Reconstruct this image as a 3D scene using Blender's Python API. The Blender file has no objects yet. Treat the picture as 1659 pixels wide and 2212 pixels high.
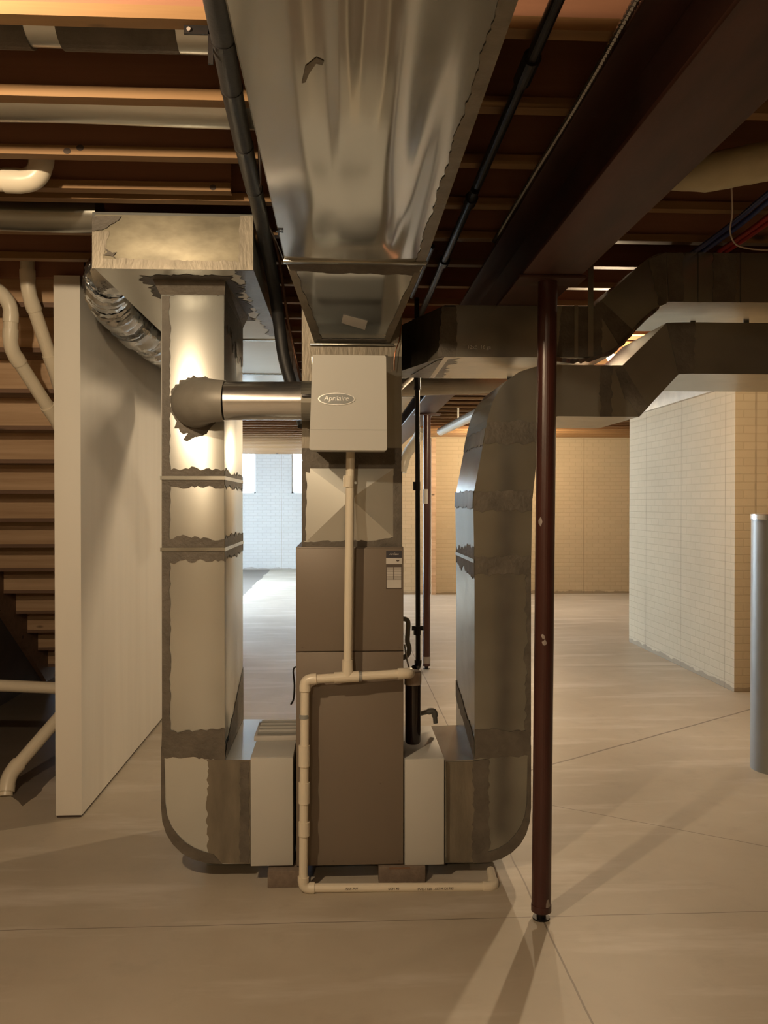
import bpy, bmesh, math, random
from mathutils import Vector, Matrix
from mathutils.geometry import tessellate_polygon
random.seed(7)
S = bpy.context.scene
C = S.collection
PI = math.pi

# ------------------------------------------------------------------ camera
F, CU, CV, HC = 1850.0, 829.5, 1106.0, 1.58
YAW = math.atan(94.5 / F)
PITCH = math.atan(19 / F)
cd = bpy.data.cameras.new('camera')
cam = bpy.data.objects.new('camera', cd); C.objects.link(cam)
cam.location = (0, 0, HC)
cam.rotation_euler = (PI / 2 - PITCH, 0, -YAW)
cd.sensor_fit = 'VERTICAL'; cd.sensor_height = 24.0
cd.lens = 24.0 * F / 2212.0
cd.clip_start = 0.05; cd.clip_end = 200
S.camera = cam
RM = cam.rotation_euler.to_matrix()

def W(u, v, Y=None, Z=None, X=None):
    """point of the room seen at photo pixel (u, v) at a known depth Y, height Z or side X"""
    d = RM @ Vector(((u - CU) / F, -(v - CV) / F, -1))
    o = Vector((0, 0, HC))
    if Y is not None: t = Y / d.y
    elif Z is not None: t = (Z - HC) / d.z
    else: t = X / d.x
    return o + d * t

# ------------------------------------------------------------------ render look
S.view_settings.view_transform = 'Standard'
S.view_settings.look = 'None'
S.view_settings.exposure = 0.30
S.view_settings.gamma = 1.0
S.view_settings.use_curve_mapping = False
try:
    S.cycles.use_denoising = True
    S.cycles.sample_clamp_indirect = 6.0
    S.cycles.max_bounces = 9
    S.cycles.diffuse_bounces = 5
    S.cycles.glossy_bounces = 4
    S.cycles.caustics_reflective = False
    S.cycles.caustics_refractive = False
except Exception:
    pass

# ------------------------------------------------------------------ world and lights
w = bpy.data.worlds.new('sky'); S.world = w; w.use_nodes = True
bg = w.node_tree.nodes['Background']
bg.inputs[0].default_value = (0.66, 0.84, 1.0, 1)
bg.inputs[1].default_value = 20.0

WARM = (1.0, 0.75, 0.47)
BULB_A = (-1.10, 1.26, 2.67); BULB_A_L = 3200
BULB_B = (1.86, 5.80, 2.52); BULB_B_L = 2700
FILL_C = (2.58, 12.9, 2.60); FILL_C_L = 5000  # added bulb, tucked behind the right duct to brighten the far wall
BULB_D = (5.2, 5.5, 2.60); BULB_D_L = 1100
FILL_E = (-0.75, -1.9, 2.60); FILL_E_L = 2000  # added fill bulb, lifts the surfaces that face the camera
DAY_POWER = 620
def area(name, loc, rot, sx, sy, power, col):
    l = bpy.data.lights.new(name, 'AREA'); l.shape = 'RECTANGLE'; l.size = sx; l.size_y = sy
    l.energy = power; l.color = col
    o = bpy.data.objects.new(name, l); C.objects.link(o); o.location = loc; o.rotation_euler = rot
    return o
# daylight coming through the glass doors in the far left wall
area('daylight', (-4.75, 15.6, 1.45), (0, -PI / 2, 0), 2.3, 4.6, DAY_POWER, (0.70, 0.86, 1.0))

# ------------------------------------------------------------------ materials
MATS = {}
def nodes_of(m):
    nt = m.node_tree
    return nt, nt.nodes['Principled BSDF']
def ramp(nt, fac, stops):
    r = nt.nodes.new('ShaderNodeValToRGB')
    e = r.color_ramp.elements
    e[0].position, e[0].color = stops[0][0], (*stops[0][1], 1)
    e[1].position, e[1].color = stops[-1][0], (*stops[-1][1], 1)
    for p, c in stops[1:-1]:
        x = e.new(p); x.color = (*c, 1)
    nt.links.new(fac, r.inputs[0])
    return r.outputs[0]
def noise(nt, scale, detail=4, vec=None, rough=0.55):
    n = nt.nodes.new('ShaderNodeTexNoise'); n.inputs['Scale'].default_value = scale
    n.inputs['Detail'].default_value = detail; n.inputs['Roughness'].default_value = rough
    if vec is not None: nt.links.new(vec, n.inputs['Vector'])
    return n.outputs['Fac']
def coords(nt, scale=(1, 1, 1), world=True):
    if world:
        g = nt.nodes.new('ShaderNodeNewGeometry').outputs['Position']
    else:
        g = nt.nodes.new('ShaderNodeTexCoord').outputs['Object']
    mp = nt.nodes.new('ShaderNodeMapping'); mp.inputs['Scale'].default_value = scale
    nt.links.new(g, mp.inputs['Vector'])
    return mp.outputs['Vector']
def bump(nt, bsdf, h, strength=0.2, dist=0.01):
    b = nt.nodes.new('ShaderNodeBump'); b.inputs['Strength'].default_value = strength
    b.inputs['Distance'].default_value = dist
    nt.links.new(h, b.inputs['Height']); nt.links.new(b.outputs[0], bsdf.inputs['Normal'])
def mat(name, col, rough=0.6, metal=0.0, var=0.12, scale=8, stretch=(1, 1, 1), bmp=0.0, bscale=60, coat=0.0, rvar=0.0):
    if name in MATS: return MATS[name]
    m = bpy.data.materials.new(name); m.use_nodes = True
    nt, b = nodes_of(m)
    v = coords(nt, stretch)
    n = noise(nt, scale, 2 if metal > .6 else 5, v)
    lo = tuple(max(0, c * (1 - var)) for c in col); hi = tuple(min(1, c * (1 + var)) for c in col)
    nt.links.new(ramp(nt, n, [(0.3, lo), (0.7, hi)]), b.inputs['Base Color'])
    b.inputs['Roughness'].default_value = rough
    b.inputs['Metallic'].default_value = metal
    if coat: b.inputs['Coat Weight'].default_value = coat; b.inputs['Coat Roughness'].default_value = 0.15
    if rvar:
        r = nt.nodes.new('ShaderNodeMapRange'); r.inputs['To Min'].default_value = rough - rvar; r.inputs['To Max'].default_value = rough + rvar
        nt.links.new(noise(nt, scale * 2.3, 3, v), r.inputs['Value']); nt.links.new(r.outputs[0], b.inputs['Roughness'])
    if bmp:
        bump(nt, b, noise(nt, bscale, 4, v), bmp)
    MATS[name] = m
    return m

def emis(name, col, strength):
    m = bpy.data.materials.new(name); m.use_nodes = True
    nt, b = nodes_of(m)
    b.inputs['Base Color'].default_value = (*col, 1)
    b.inputs['Emission Color'].default_value = (*col, 1)
    b.inputs['Emission Strength'].default_value = strength
    return m

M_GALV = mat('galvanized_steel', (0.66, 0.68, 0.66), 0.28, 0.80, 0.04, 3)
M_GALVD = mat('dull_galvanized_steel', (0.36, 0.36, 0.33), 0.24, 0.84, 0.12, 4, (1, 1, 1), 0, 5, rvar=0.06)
M_SHINY = mat('bright_galvanized_steel', (0.80, 0.81, 0.82), 0.22, 0.95, 0.05, 6, rvar=0.05)
M_MAST = mat('grey_duct_mastic', (0.115, 0.100, 0.082), 0.55, 0.0, 0.25, 14, (1, 1, 1), 0.35, 60)
M_MASTL = mat('smeared_mastic', (0.215, 0.19, 0.15), 0.42, 0.45, 0.22, 6, (2.5, 2.5, 0.7), 0.15, 30)
M_PVC = mat('white_pvc', (0.74, 0.68, 0.56), 0.32, 0, 0.03, 4)
M_WHITE = mat('white_enamel', (0.50, 0.50, 0.475), 0.45, 0, 0.02, 3, bmp=0.02, bscale=300)
M_TAUPE = mat('taupe_cabinet_paint', (0.200, 0.164, 0.130), 0.45, 0.1, 0.03, 3, bmp=0.02, bscale=300)
M_TAUPED = mat('dark_taupe_edge', (0.16, 0.125, 0.10), 0.5, 0.1, 0.03, 3)
M_BLACK = mat('black_foam_insulation', (0.022, 0.022, 0.024), 0.5, 0, 0.2, 20, bmp=0.1, bscale=80)
M_IRON = mat('black_iron', (0.018, 0.016, 0.016), 0.38, 0.5, 0.2, 30)
M_RED = mat('oxide_red_primer', (0.050, 0.013, 0.010), 0.30, 0.0, 0.18, 12, (1, 1, 0.4), 0.05, 50, coat=0.3)
M_BEAM = mat('oxide_red_beam_paint', (0.052, 0.019, 0.013), 0.50, 0.0, 0.30, 5, (3, 0.5, 3), 0.05, 40)
M_DRY = mat('white_drywall', (0.82, 0.80, 0.75), 0.65, 0, 0.04, 2.0, (1, 3, 0.25))
M_GREY = mat('grey_paint', (0.30, 0.31, 0.30), 0.4, 0.1, 0.05, 6)
M_BRICK = mat('brown_concrete_block', (0.19, 0.15, 0.12), 0.9, 0, 0.15, 40, bmp=0.3, bscale=120)
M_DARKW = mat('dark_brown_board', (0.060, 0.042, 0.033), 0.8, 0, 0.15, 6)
M_COPPER = mat('copper', (0.75, 0.34, 0.2), 0.25, 1.0, 0.05, 10)
M_BLUE = mat('blue_pex', (0.02, 0.035, 0.16), 0.35)
M_REDP = mat('red_pex', (0.30, 0.02, 0.02), 0.35)
M_WIRE = mat('pale_wire_jacket', (0.45, 0.38, 0.33), 0.4)
M_CREAM = mat('cream_plastic_duct', (0.50, 0.45, 0.30), 0.45, 0, 0.12, 9)
M_TRAP = mat('dark_brown_plastic', (0.020, 0.011, 0.010), 0.15, 0, 0.1, 9, coat=0.5)
M_PAPER = mat('paper', (0.55, 0.53, 0.50), 0.6, 0, 0.04, 9)
M_INK = mat('dark_ink', (0.035, 0.034, 0.045), 0.5)
M_INKB = mat('brown_ink', (0.09, 0.07, 0.06), 0.5)
M_BADGE = mat('silver_badge', (0.20, 0.21, 0.21), 0.3, 0.6, 0.05, 30)
M_SILVER = mat('silver_badge_rim', (0.55, 0.56, 0.55), 0.25, 0.8, 0.05, 30)
M_PORC = mat('white_porcelain', (0.75, 0.74, 0.7), 0.2)
M_CHIP = mat('bare_grey_metal', (0.32, 0.28, 0.26), 0.5, 0.2)
M_SKYF = mat('painted_window_frame', (0.75, 0.75, 0.75), 0.5)

def wood(name, dark, light, axis=0, scale=1.0, rough=0.6):
    m = bpy.data.materials.new(name); m.use_nodes = True
    nt, b = nodes_of(m)
    st = [22.0, 22.0, 22.0]; st[axis] = 0.9
    v = coords(nt, tuple(s * scale for s in st))
    n = noise(nt, 1.0, 6, v, 0.6)
    col = ramp(nt, n, [(0.28, dark), (0.5, tuple((a + c) / 2 for a, c in zip(dark, light))), (0.72, light)])
    # knots
    st2 = [5.0, 5.0, 5.0]; st2[axis] = 2.2
    vo = nt.nodes.new('ShaderNodeTexVoronoi'); vo.inputs['Scale'].default_value = 1.0
    nt.links.new(coords(nt, tuple(st2)), vo.inputs['Vector'])
    kn = ramp(nt, vo.outputs['Distance'], [(0.05, (1, 1, 1)), (0.10, (0, 0, 0))])
    mx = nt.nodes.new('ShaderNodeMix'); mx.data_type = 'RGBA'
    nt.links.new(kn, mx.inputs['Factor']); nt.links.new(col, mx.inputs['A'])
    mx.inputs['B'].default_value = (*[c * 0.3 for c in dark], 1)
    nt.links.new(mx.outputs['Result'], b.inputs['Base Color'])
    b.inputs['Roughness'].default_value = rough
    bump(nt, b, n, 0.15, 0.002)
    return m
M_PINE = wood('pine_flange', (0.19, 0.102, 0.037), (0.30, 0.172, 0.073), 0)
M_OSB = wood('brown_web_board', (0.24, 0.112, 0.064), (0.34, 0.165, 0.098), 0, 0.6)
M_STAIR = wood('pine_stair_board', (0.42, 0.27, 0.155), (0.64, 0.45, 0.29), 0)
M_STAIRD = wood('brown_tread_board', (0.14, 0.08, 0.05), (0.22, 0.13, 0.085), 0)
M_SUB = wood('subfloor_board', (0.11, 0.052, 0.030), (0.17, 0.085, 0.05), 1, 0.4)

def math_node(nt, op, a, b=None, c=None):
    n = nt.nodes.new('ShaderNodeMath'); n.operation = op
    for i, x in enumerate((a, b, c)):
        if x is None: continue
        if isinstance(x, (int, float)): n.inputs[i].default_value = x
        else: nt.links.new(x, n.inputs[i])
    return n.outputs[0]
def mixc(nt, f, a, bcol):
    mx = nt.nodes.new('ShaderNodeMix'); mx.data_type = 'RGBA'
    if isinstance(f, (int, float)): mx.inputs['Factor'].default_value = f
    else: nt.links.new(f, mx.inputs['Factor'])
    nt.links.new(a, mx.inputs['A'])
    if isinstance(bcol, tuple): mx.inputs['B'].default_value = (*bcol, 1)
    else: nt.links.new(bcol, mx.inputs['B'])
    return mx.outputs['Result']

def floor_material():
    m = bpy.data.materials.new('concrete_floor'); m.use_nodes = True
    nt, b = nodes_of(m)
    v = coords(nt)
    n1 = noise(nt, 0.55, 7, v, 0.6)
    col = ramp(nt, n1, [(0.30, (0.37, 0.325, 0.255)), (0.5, (0.47, 0.42, 0.34)), (0.72, (0.58, 0.53, 0.44))])
    n2 = noise(nt, 6, 6, v, 0.65)
    col = mixc(nt, math_node(nt, 'MULTIPLY', ramp(nt, n2, [(0.55, (0, 0, 0)), (0.8, (1, 1, 1))]), 0.35), col, (0.30, 0.26, 0.21))
    # trowel sweeps, only beyond the furnace where the slab is chalky
    sw = noise(nt, 1.6, 5, coords(nt, (0.5, 2.4, 1)), 0.6)
    col = mixc(nt, math_node(nt, 'MULTIPLY', ramp(nt, sw, [(0.52, (0, 0, 0)), (0.66, (1, 1, 1))]), 0.42), col, (0.74, 0.70, 0.65))
    sep = nt.nodes.new('ShaderNodeSeparateXYZ'); nt.links.new(v, sep.inputs[0])
    X, Y = sep.outputs[0], sep.outputs[1]
    wob = math_node(nt, 'MULTIPLY', math_node(nt, 'SUBTRACT', noise(nt, 3, 3, v), 0.5), 0.02)
    lines = []
    def line(a, b_, c, lo=None, hi=None, ax='x', wd=0.0035):
        L = math.hypot(a, b_)
        d = math_node(nt, 'ADD', math_node(nt, 'MULTIPLY', X, a / L), math_node(nt, 'MULTIPLY', Y, b_ / L))
        d = math_node(nt, 'ABSOLUTE', math_node(nt, 'ADD', math_node(nt, 'ADD', d, c / L), wob))
        k = math_node(nt, 'LESS_THAN', d, wd)
        src = X if ax == 'x' else Y
        if lo is not None: k = math_node(nt, 'MULTIPLY', k, math_node(nt, 'GREATER_THAN', src, lo))
        if hi is not None: k = math_node(nt, 'MULTIPLY', k, math_node(nt, 'LESS_THAN', src, hi))
        lines.append(k)
    line(1, 0, -0.765)
    line(0, 1, -3.22, wd=0.0025)
    line(0, 1, -8.15)
    line(0, 1, -13.0)
    line(1, 0, -5.6)
    line(1, 0, 4.0 - 0.3)
    # the two diagonal joints right of the column
    line(0.555, 0.816, -(0.555 * 1.11 + 0.816 * 4.41), 0.9, 3.6, 'x', 0.003)
    line(-0.57, 0.822, -(-0.57 * 1.27 + 0.822 * 5.1), 0.9, 3.6, 'x', 0.008)
    k = lines[0]
    for l in lines[1:]: k = math_node(nt, 'MAXIMUM', k, l)
    col = mixc(nt, math_node(nt, 'MULTIPLY', k, 0.75), col, (0.13, 0.10, 0.075))
    # dark brown floor area with a wavy edge by the stairs, left of the partition
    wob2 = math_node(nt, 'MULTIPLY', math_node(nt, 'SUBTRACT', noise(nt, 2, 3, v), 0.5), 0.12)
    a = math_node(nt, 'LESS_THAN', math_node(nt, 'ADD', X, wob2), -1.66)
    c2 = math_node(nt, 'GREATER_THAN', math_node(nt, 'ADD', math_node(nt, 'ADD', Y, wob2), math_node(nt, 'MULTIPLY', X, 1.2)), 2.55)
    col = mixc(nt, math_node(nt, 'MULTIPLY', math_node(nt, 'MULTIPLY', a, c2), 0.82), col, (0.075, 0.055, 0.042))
    nt.links.new(col, b.inputs['Base Color'])
    b.inputs['Roughness'].default_value = 0.47
    bump(nt, b, n2, 0.12, 0.004)
    return m
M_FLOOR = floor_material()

def brick_material(name, c1, c2, mortar, seam=0.95, off=0.0, strength=0.45):
    m = bpy.data.materials.new(name); m.use_nodes = True
    nt, b = nodes_of(m)
    v = coords(nt)
    sep = nt.nodes.new('ShaderNodeSeparateXYZ'); nt.links.new(v, sep.inputs[0])
    h = math_node(nt, 'ADD', sep.outputs[0], sep.outputs[1])
    cb = nt.nodes.new('ShaderNodeCombineXYZ')
    nt.links.new(h, cb.inputs[0]); nt.links.new(sep.outputs[2], cb.inputs[1])
    br = nt.nodes.new('ShaderNodeTexBrick')
    nt.links.new(cb.outputs[0], br.inputs['Vector'])
    br.inputs['Scale'].default_value = 1.0
    br.inputs['Brick Width'].default_value = 0.205
    br.inputs['Row Height'].default_value = 0.0675
    br.inputs['Mortar Size'].default_value = 0.0055
    br.inputs['Mortar Smooth'].default_value = 0.25
    br.inputs['Color1'].default_value = (*c1, 1); br.inputs['Color2'].default_value = (*c2, 1)
    br.inputs['Mortar'].default_value = (*mortar, 1)
    col = br.outputs['Color']
    n = noise(nt, 1.2, 6, v)
    col = mixc(nt, math_node(nt, 'MULTIPLY', ramp(nt, n, [(0.45, (0, 0, 0)), (0.8, (1, 1, 1))]), 0.30), col, tuple(x * 0.7 for x in c1))
    fr = math_node(nt, 'FRACT', math_node(nt, 'MULTIPLY', math_node(nt, 'ADD', h, off), 1 / seam))
    ln = math_node(nt, 'LESS_THAN', fr, 0.018)
    ln = math_node(nt, 'MULTIPLY', ln, ramp(nt, noise(nt, 3, 3, v), [(0.3, (0.3, 0.3, 0.3)), (0.6, (1, 1, 1))]))
    col = mixc(nt, math_node(nt, 'MULTIPLY', ln, 0.5), col, (0.22, 0.17, 0.11))
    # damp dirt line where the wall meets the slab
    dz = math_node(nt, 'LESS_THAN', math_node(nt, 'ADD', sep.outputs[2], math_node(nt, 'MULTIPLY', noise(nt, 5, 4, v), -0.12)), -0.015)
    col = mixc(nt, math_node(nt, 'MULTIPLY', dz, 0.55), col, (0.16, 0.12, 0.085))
    nt.links.new(col, b.inputs['Base Color'])
    b.inputs['Roughness'].default_value = 0.8
    inv = math_node(nt, 'SUBTRACT', 1.0, br.outputs['Fac'])
    hh = math_node(nt, 'ADD', inv, math_node(nt, 'MULTIPLY', noise(nt, 30, 4, v), 0.25))
    bump(nt, b, hh, strength, 0.012)
    return m
M_WALL = brick_material('cream_brick_patterned_concrete', (0.50, 0.405, 0.27), (0.475, 0.385, 0.255), (0.435, 0.35, 0.228))
M_WALLF = brick_material('daylight_toned_brick_concrete', (0.42, 0.41, 0.39), (0.40, 0.39, 0.37), (0.35, 0.34, 0.32))  # same concrete as the other walls, colour darkened against the strong daylight

def galv_wave():
    m = bpy.data.materials.new('dented_galvanized_sheet'); m.use_nodes = True
    nt, b = nodes_of(m)
    v = coords(nt)
    n = noise(nt, 3.0, 5, coords(nt, (1, 0.4, 1)))
    nt.links.new(ramp(nt, n, [(0.3, (0.58, 0.61, 0.62)), (0.7, (0.68, 0.71, 0.72))]), b.inputs['Base Color'])
    b.inputs['Metallic'].default_value = 0.86
    r = nt.nodes.new('ShaderNodeMapRange'); r.inputs['To Min'].default_value = 0.09; r.inputs['To Max'].default_value = 0.17
    nt.links.new(noise(nt, 2.0, 3, v), r.inputs['Value']); nt.links.new(r.outputs[0], b.inputs['Roughness'])
    return m
M_WAVE = galv_wave()

def glass():
    m = bpy.data.materials.new('window_glass'); m.use_nodes = True
    nt = m.node_tree; nt.nodes.remove(nt.nodes['Principled BSDF'])
    out = nt.nodes['Material Output']
    t = nt.nodes.new('ShaderNodeBsdfTransparent'); g = nt.nodes.new('ShaderNodeBsdfGlossy')
    g.inputs['Roughness'].default_value = 0.02
    mx = nt.nodes.new('ShaderNodeMixShader'); mx.inputs[0].default_value = 0.06
    nt.links.new(t.outputs[0], mx.inputs[1]); nt.links.new(g.outputs[0], mx.inputs[2])
    nt.links.new(mx.outputs[0], out.inputs[0])
    return m
M_GLASS = glass()

# ------------------------------------------------------------------ mesh helpers
class MB:
    def __init__(s): s.bm = bmesh.new()
    def box(s, x0, x1, y0, y1, z0, z1, bev=0.0):
        r = bmesh.ops.create_cube(s.bm, size=1.0)
        vs = r['verts']
        for v in vs:
            v.co = Vector((x0 + (v.co.x + .5) * (x1 - x0), y0 + (v.co.y + .5) * (y1 - y0), z0 + (v.co.z + .5) * (z1 - z0)))
        if bev:
            es = list({e for v in vs for e in v.link_edges})
            bmesh.ops.bevel(s.bm, geom=es, offset=bev, segments=2, affect='EDGES', profile=0.5)
        return s
    def prism(s, pts, n):
        """pts: planar loop of 3D points; n: extrusion vector"""
        n = Vector(n)
        a = [s.bm.verts.new(Vector(p)) for p in pts]
        b = [s.bm.verts.new(Vector(p) + n) for p in pts]
        k = len(pts)
        if k <= 4:
            s.bm.faces.new(a); s.bm.faces.new(list(reversed(b)))
        else:
            for t in tessellate_polygon([[Vector(p) for p in pts]]):
                s.bm.faces.new([a[i] for i in t]); s.bm.faces.new([b[i] for i in reversed(t)])
        for i in range(k):
            s.bm.faces.new((a[i], b[i], b[(i + 1) % k], a[(i + 1) % k]))
        return s
    def loft(s, loops, cap=True):
        rings = [[s.bm.verts.new(Vector(p)) for p in l] for l in loops]
        for r0, r1 in zip(rings, rings[1:]):
            k = len(r0)
            for i in range(k):
                s.bm.faces.new((r0[i], r0[(i + 1) % k], r1[(i + 1) % k], r1[i]))
        if cap:
            s.bm.faces.new(rings[0]); s.bm.faces.new(rings[-1])
        return s
    def tube(s, pts, r, seg=16, cap=True):
        pts = [Vector(p) for p in pts]
        rs = r if isinstance(r, (list, tuple)) else [r] * len(pts)
        rings = []; up = None
        for i, p in enumerate(pts):
            if i == 0: t = pts[1] - pts[0]
            elif i == len(pts) - 1: t = pts[-1] - pts[-2]
            else: t = (pts[i + 1] - p).normalized() + (p - pts[i - 1]).normalized()
            t.normalize()
            if up is None:
                up = Vector((0, 0, 1)) if abs(t.z) < .9 else Vector((1, 0, 0))
            a = (up - t * up.dot(t))
            if a.length < 1e-5: a = t.orthogonal()
            a.normalize(); b = t.cross(a); up = a
            rings.append([p + (a * math.cos(2 * PI * k / seg) + b * math.sin(2 * PI * k / seg)) * rs[i] for k in range(seg)])
        return s.loft(rings, cap)
    def build(s, name, m, parent=None, smooth=None):
        bmesh.ops.recalc_face_normals(s.bm, faces=s.bm.faces)
        me = bpy.data.meshes.new(name); s.bm.to_mesh(me); s.bm.free()
        me.materials.append(m)
        o = bpy.data.objects.new(name, me); C.objects.link(o)
        if parent is not None: o.parent = parent; o.matrix_parent_inverse = parent.matrix_world.inverted()
        if smooth is None: smooth = len(me.polygons) > 40
        if smooth:
            for p in me.polygons: p.use_smooth = True
            me.set_sharp_from_angle(angle=math.radians(35))
        return o

def bez(pts, n=8):
    """Catmull-Rom through points"""
    P = [Vector(p) for p in pts]; out = []
    for i in range(len(P) - 1):
        p0 = P[max(i - 1, 0)]; p1 = P[i]; p2 = P[i + 1]; p3 = P[min(i + 2, len(P) - 1)]
        for k in range(n):
            t = k / n
            out.append(0.5 * ((2 * p1) + (p2 - p0) * t + (2 * p0 - 5 * p1 + 4 * p2 - p3) * t * t + (3 * p1 - p0 - 3 * p2 + p3) * t ** 3))
    out.append(P[-1]); return out

def tag(o, label=None, cat=None, group=None, kind=None):
    if label: o['label'] = label
    if cat: o['category'] = cat
    if group: o['group'] = group
    if kind: o['kind'] = kind
    return o
def thing(name, label, cat, loc=(0, 0, 0), group=None):
    o = bpy.data.objects.new(name, None); C.objects.link(o)
    o.location = loc; o.empty_display_size = 0.1
    bpy.context.view_layer.update()
    return tag(o, label, cat, group)
def struct(name, mb, m, parent=None):
    o = mb.build(name, m, parent)
    if parent is None: o['kind'] = 'structure'
    return o
def dup(o, parent=None):
    c = o.copy(); C.objects.link(c)
    if parent is not None: c.parent = parent
    for ch in o.children: dup(ch, c)
    return c

MO = [0.0]
def rag(a, b, amp, n=14):
    """points from a to b (2D) with a ragged brushed edge"""
    (x0, y0), (x1, y1) = a, b
    L = math.hypot(x1 - x0, y1 - y0); nx, ny = -(y1 - y0) / L, (x1 - x0) / L
    out = [(x0, y0)]; d = 0
    for i in range(1, n):
        t = i / n
        d = 0.55 * d + random.uniform(-1, 1) * amp
        out.append((x0 + (x1 - x0) * t + nx * d, y0 + (y1 - y0) * t + ny * d))
    out.append((x1, y1))
    return out
def clean(pts, lo=None):
    return pts
def mastic(parent, corners, Y, ragged=(), amp=0.006, th=0.003, m=None, name='mastic_band'):
    """brushed-on sealant coat on a sheet facing the camera; corners as photo pixels on plane Y; ragged: indices of edges that are uneven"""
    MO[0] = (MO[0] + .00012) % .0011; Y = Y - MO[0]; th = .0012
    P = [W(u, v, Y=Y) for u, v in corners]
    P2 = [(p.x, p.z) for p in P]
    out = []
    for i in range(len(P2)):
        a, b = P2[i], P2[(i + 1) % len(P2)]
        if i in ragged: out += rag(a, b, amp, max(6, int(math.hypot(b[0] - a[0], b[1] - a[1]) / 0.012)))[:-1]
        else: out.append(a)
    mb = MB().prism([(x, Y, z) for x, z in out], (0, -th, 0))
    bmesh.ops.triangulate(mb.bm, faces=[f for f in mb.bm.faces if len(f.verts) > 4])
    return mb.build(name, m or M_MAST, parent, smooth=False)
def mastic3(parent, P, n, ragged=(), amp=0.006, th=0.003, m=None, name='mastic_band'):
    """same on any plane: P 3D corners, n outward unit normal"""
    P = [Vector(p) for p in P]; n = Vector(n).normalized(); th = .0012
    MO[0] = (MO[0] + .00012) % .0011; P = [p + n * MO[0] for p in P]
    ax = (P[1] - P[0]).normalized(); ay = n.cross(ax)
    q = [((p - P[0]).dot(ax), (p - P[0]).dot(ay)) for p in P]
    out = []
    for i in range(len(q)):
        a, b = q[i], q[(i + 1) % len(q)]
        if i in ragged: out += rag(a, b, amp, max(6, int(math.hypot(b[0] - a[0], b[1] - a[1]) / 0.014)))[:-1]
        else: out.append(a)
    pts = [P[0] + ax * x + ay * y for x, y in out]
    mb = MB().prism(pts, n * th)
    bmesh.ops.triangulate(mb.bm, faces=[f for f in mb.bm.faces if len(f.verts) > 4])
    return mb.build(name, m or M_MAST, parent, smooth=False)

def lettering(text, size, loc, m, parent, rot=(PI / 2, 0, 0), shear=0.0, ext=0.0006, name='lettering'):
    cu = bpy.data.curves.new(name, 'FONT'); cu.body = text; cu.size = size; cu.shear = shear
    cu.extrude = ext; cu.align_x = 'CENTER'; cu.align_y = 'CENTER'; cu.offset = 0.0
    cu.materials.append(m)
    tmp = bpy.data.objects.new(name, cu); C.objects.link(tmp); bpy.context.view_layer.update()
    me = bpy.data.meshes.new_from_object(tmp.evaluated_get(bpy.context.evaluated_depsgraph_get()))
    bpy.data.objects.remove(tmp); me.name = name
    o = bpy.data.objects.new(name, me); C.objects.link(o); o.location = loc; o.rotation_euler = rot
    if parent is not None: o.parent = parent; o.matrix_parent_inverse = parent.matrix_world.inverted()
    return o

# ================================================================== ROOM
JB = 2.72      # underside of the joists
CEIL = 3.0
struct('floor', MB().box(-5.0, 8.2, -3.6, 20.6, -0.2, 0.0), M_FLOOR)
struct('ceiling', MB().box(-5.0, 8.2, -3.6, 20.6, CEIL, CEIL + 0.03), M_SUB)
struct('wall_rear', MB().box(-5.0, 8.2, -3.8, -3.6, 0, CEIL), M_WALL)
struct('wall_right', MB().box(8.0, 8.2, -3.6, 20.6, 0, CEIL), M_WALL)
# left wall with the opening for the glass doors
lw = MB()
lw.box(-4.7, -4.5, -3.6, 13.2, 0, CEIL); lw.box(-4.7, -4.5, 18.0, 20.6, 0, CEIL); lw.box(-4.7, -4.5, 13.2, 18.0, 2.6, CEIL)
struct('wall_left', lw, M_WALL)
d = MB()
for y in (13.2, 14.8, 16.4, 17.92): d.box(-4.66, -4.58, y, y + .08, 0.0, 2.6)
d.box(-4.66, -4.58, 13.2, 18.0, 2.52, 2.6); d.box(-4.66, -4.58, 13.2, 18.0, 0.0, 0.1)
do = struct('door_1', d, M_SKYF)
MB().box(-4.625, -4.62, 13.28, 17.92, 0.1, 2.52).build('door_pane', M_GLASS, do)
# far wall behind the right half
YA = 14.76
struct('wall_back', MB().box(1.0, 8.0, YA, YA + .2, 0, CEIL - .2), M_WALL)
struct('wall_alcove', MB().box(1.0, 1.2, YA + .2, 20.4, 0, CEIL - .2), M_WALL)
# furthest wall with two daylight windows
YB = 20.4
wins = []
for (u0, u1) in ((513, 552), (630, 668)):
    wins.append((W(u0, 1000, Y=YB).x, W(u1, 1000, Y=YB).x))
wz0, wz1 = W(600, 1066, Y=YB).z, W(600, 962, Y=YB).z
fw = MB()
fw.box(-4.5, 1.2, YB, YB + .2, 0, wz0); fw.box(-4.5, 1.2, YB, YB + .2, wz1, CEIL)
xs = [-4.5] + [x for a in wins for x in a] + [1.2]
for a, b in zip(xs[0::2], xs[1::2]): fw.box(a, b, YB, YB + .2, wz0, wz1)
struct('wall_far', fw, M_WALLF)
for i, (a, b) in enumerate(wins):
    g = MB(); t = .035
    g.box(a, b, YB + .04, YB + .1, wz0, wz0 + t); g.box(a, b, YB + .04, YB + .1, wz1 - t, wz1)
    g.box(a, a + t, YB + .04, YB + .1, wz0, wz1); g.box(b - t, b, YB + .04, YB + .1, wz0, wz1)
    wo = struct('window_%d' % (i + 1), g, M_SKYF)
    MB().box(a + t, b - t, YB + .065, YB + .07, wz0 + t, wz1 - t).build('window_pane', M_GLASS, wo)
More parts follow.
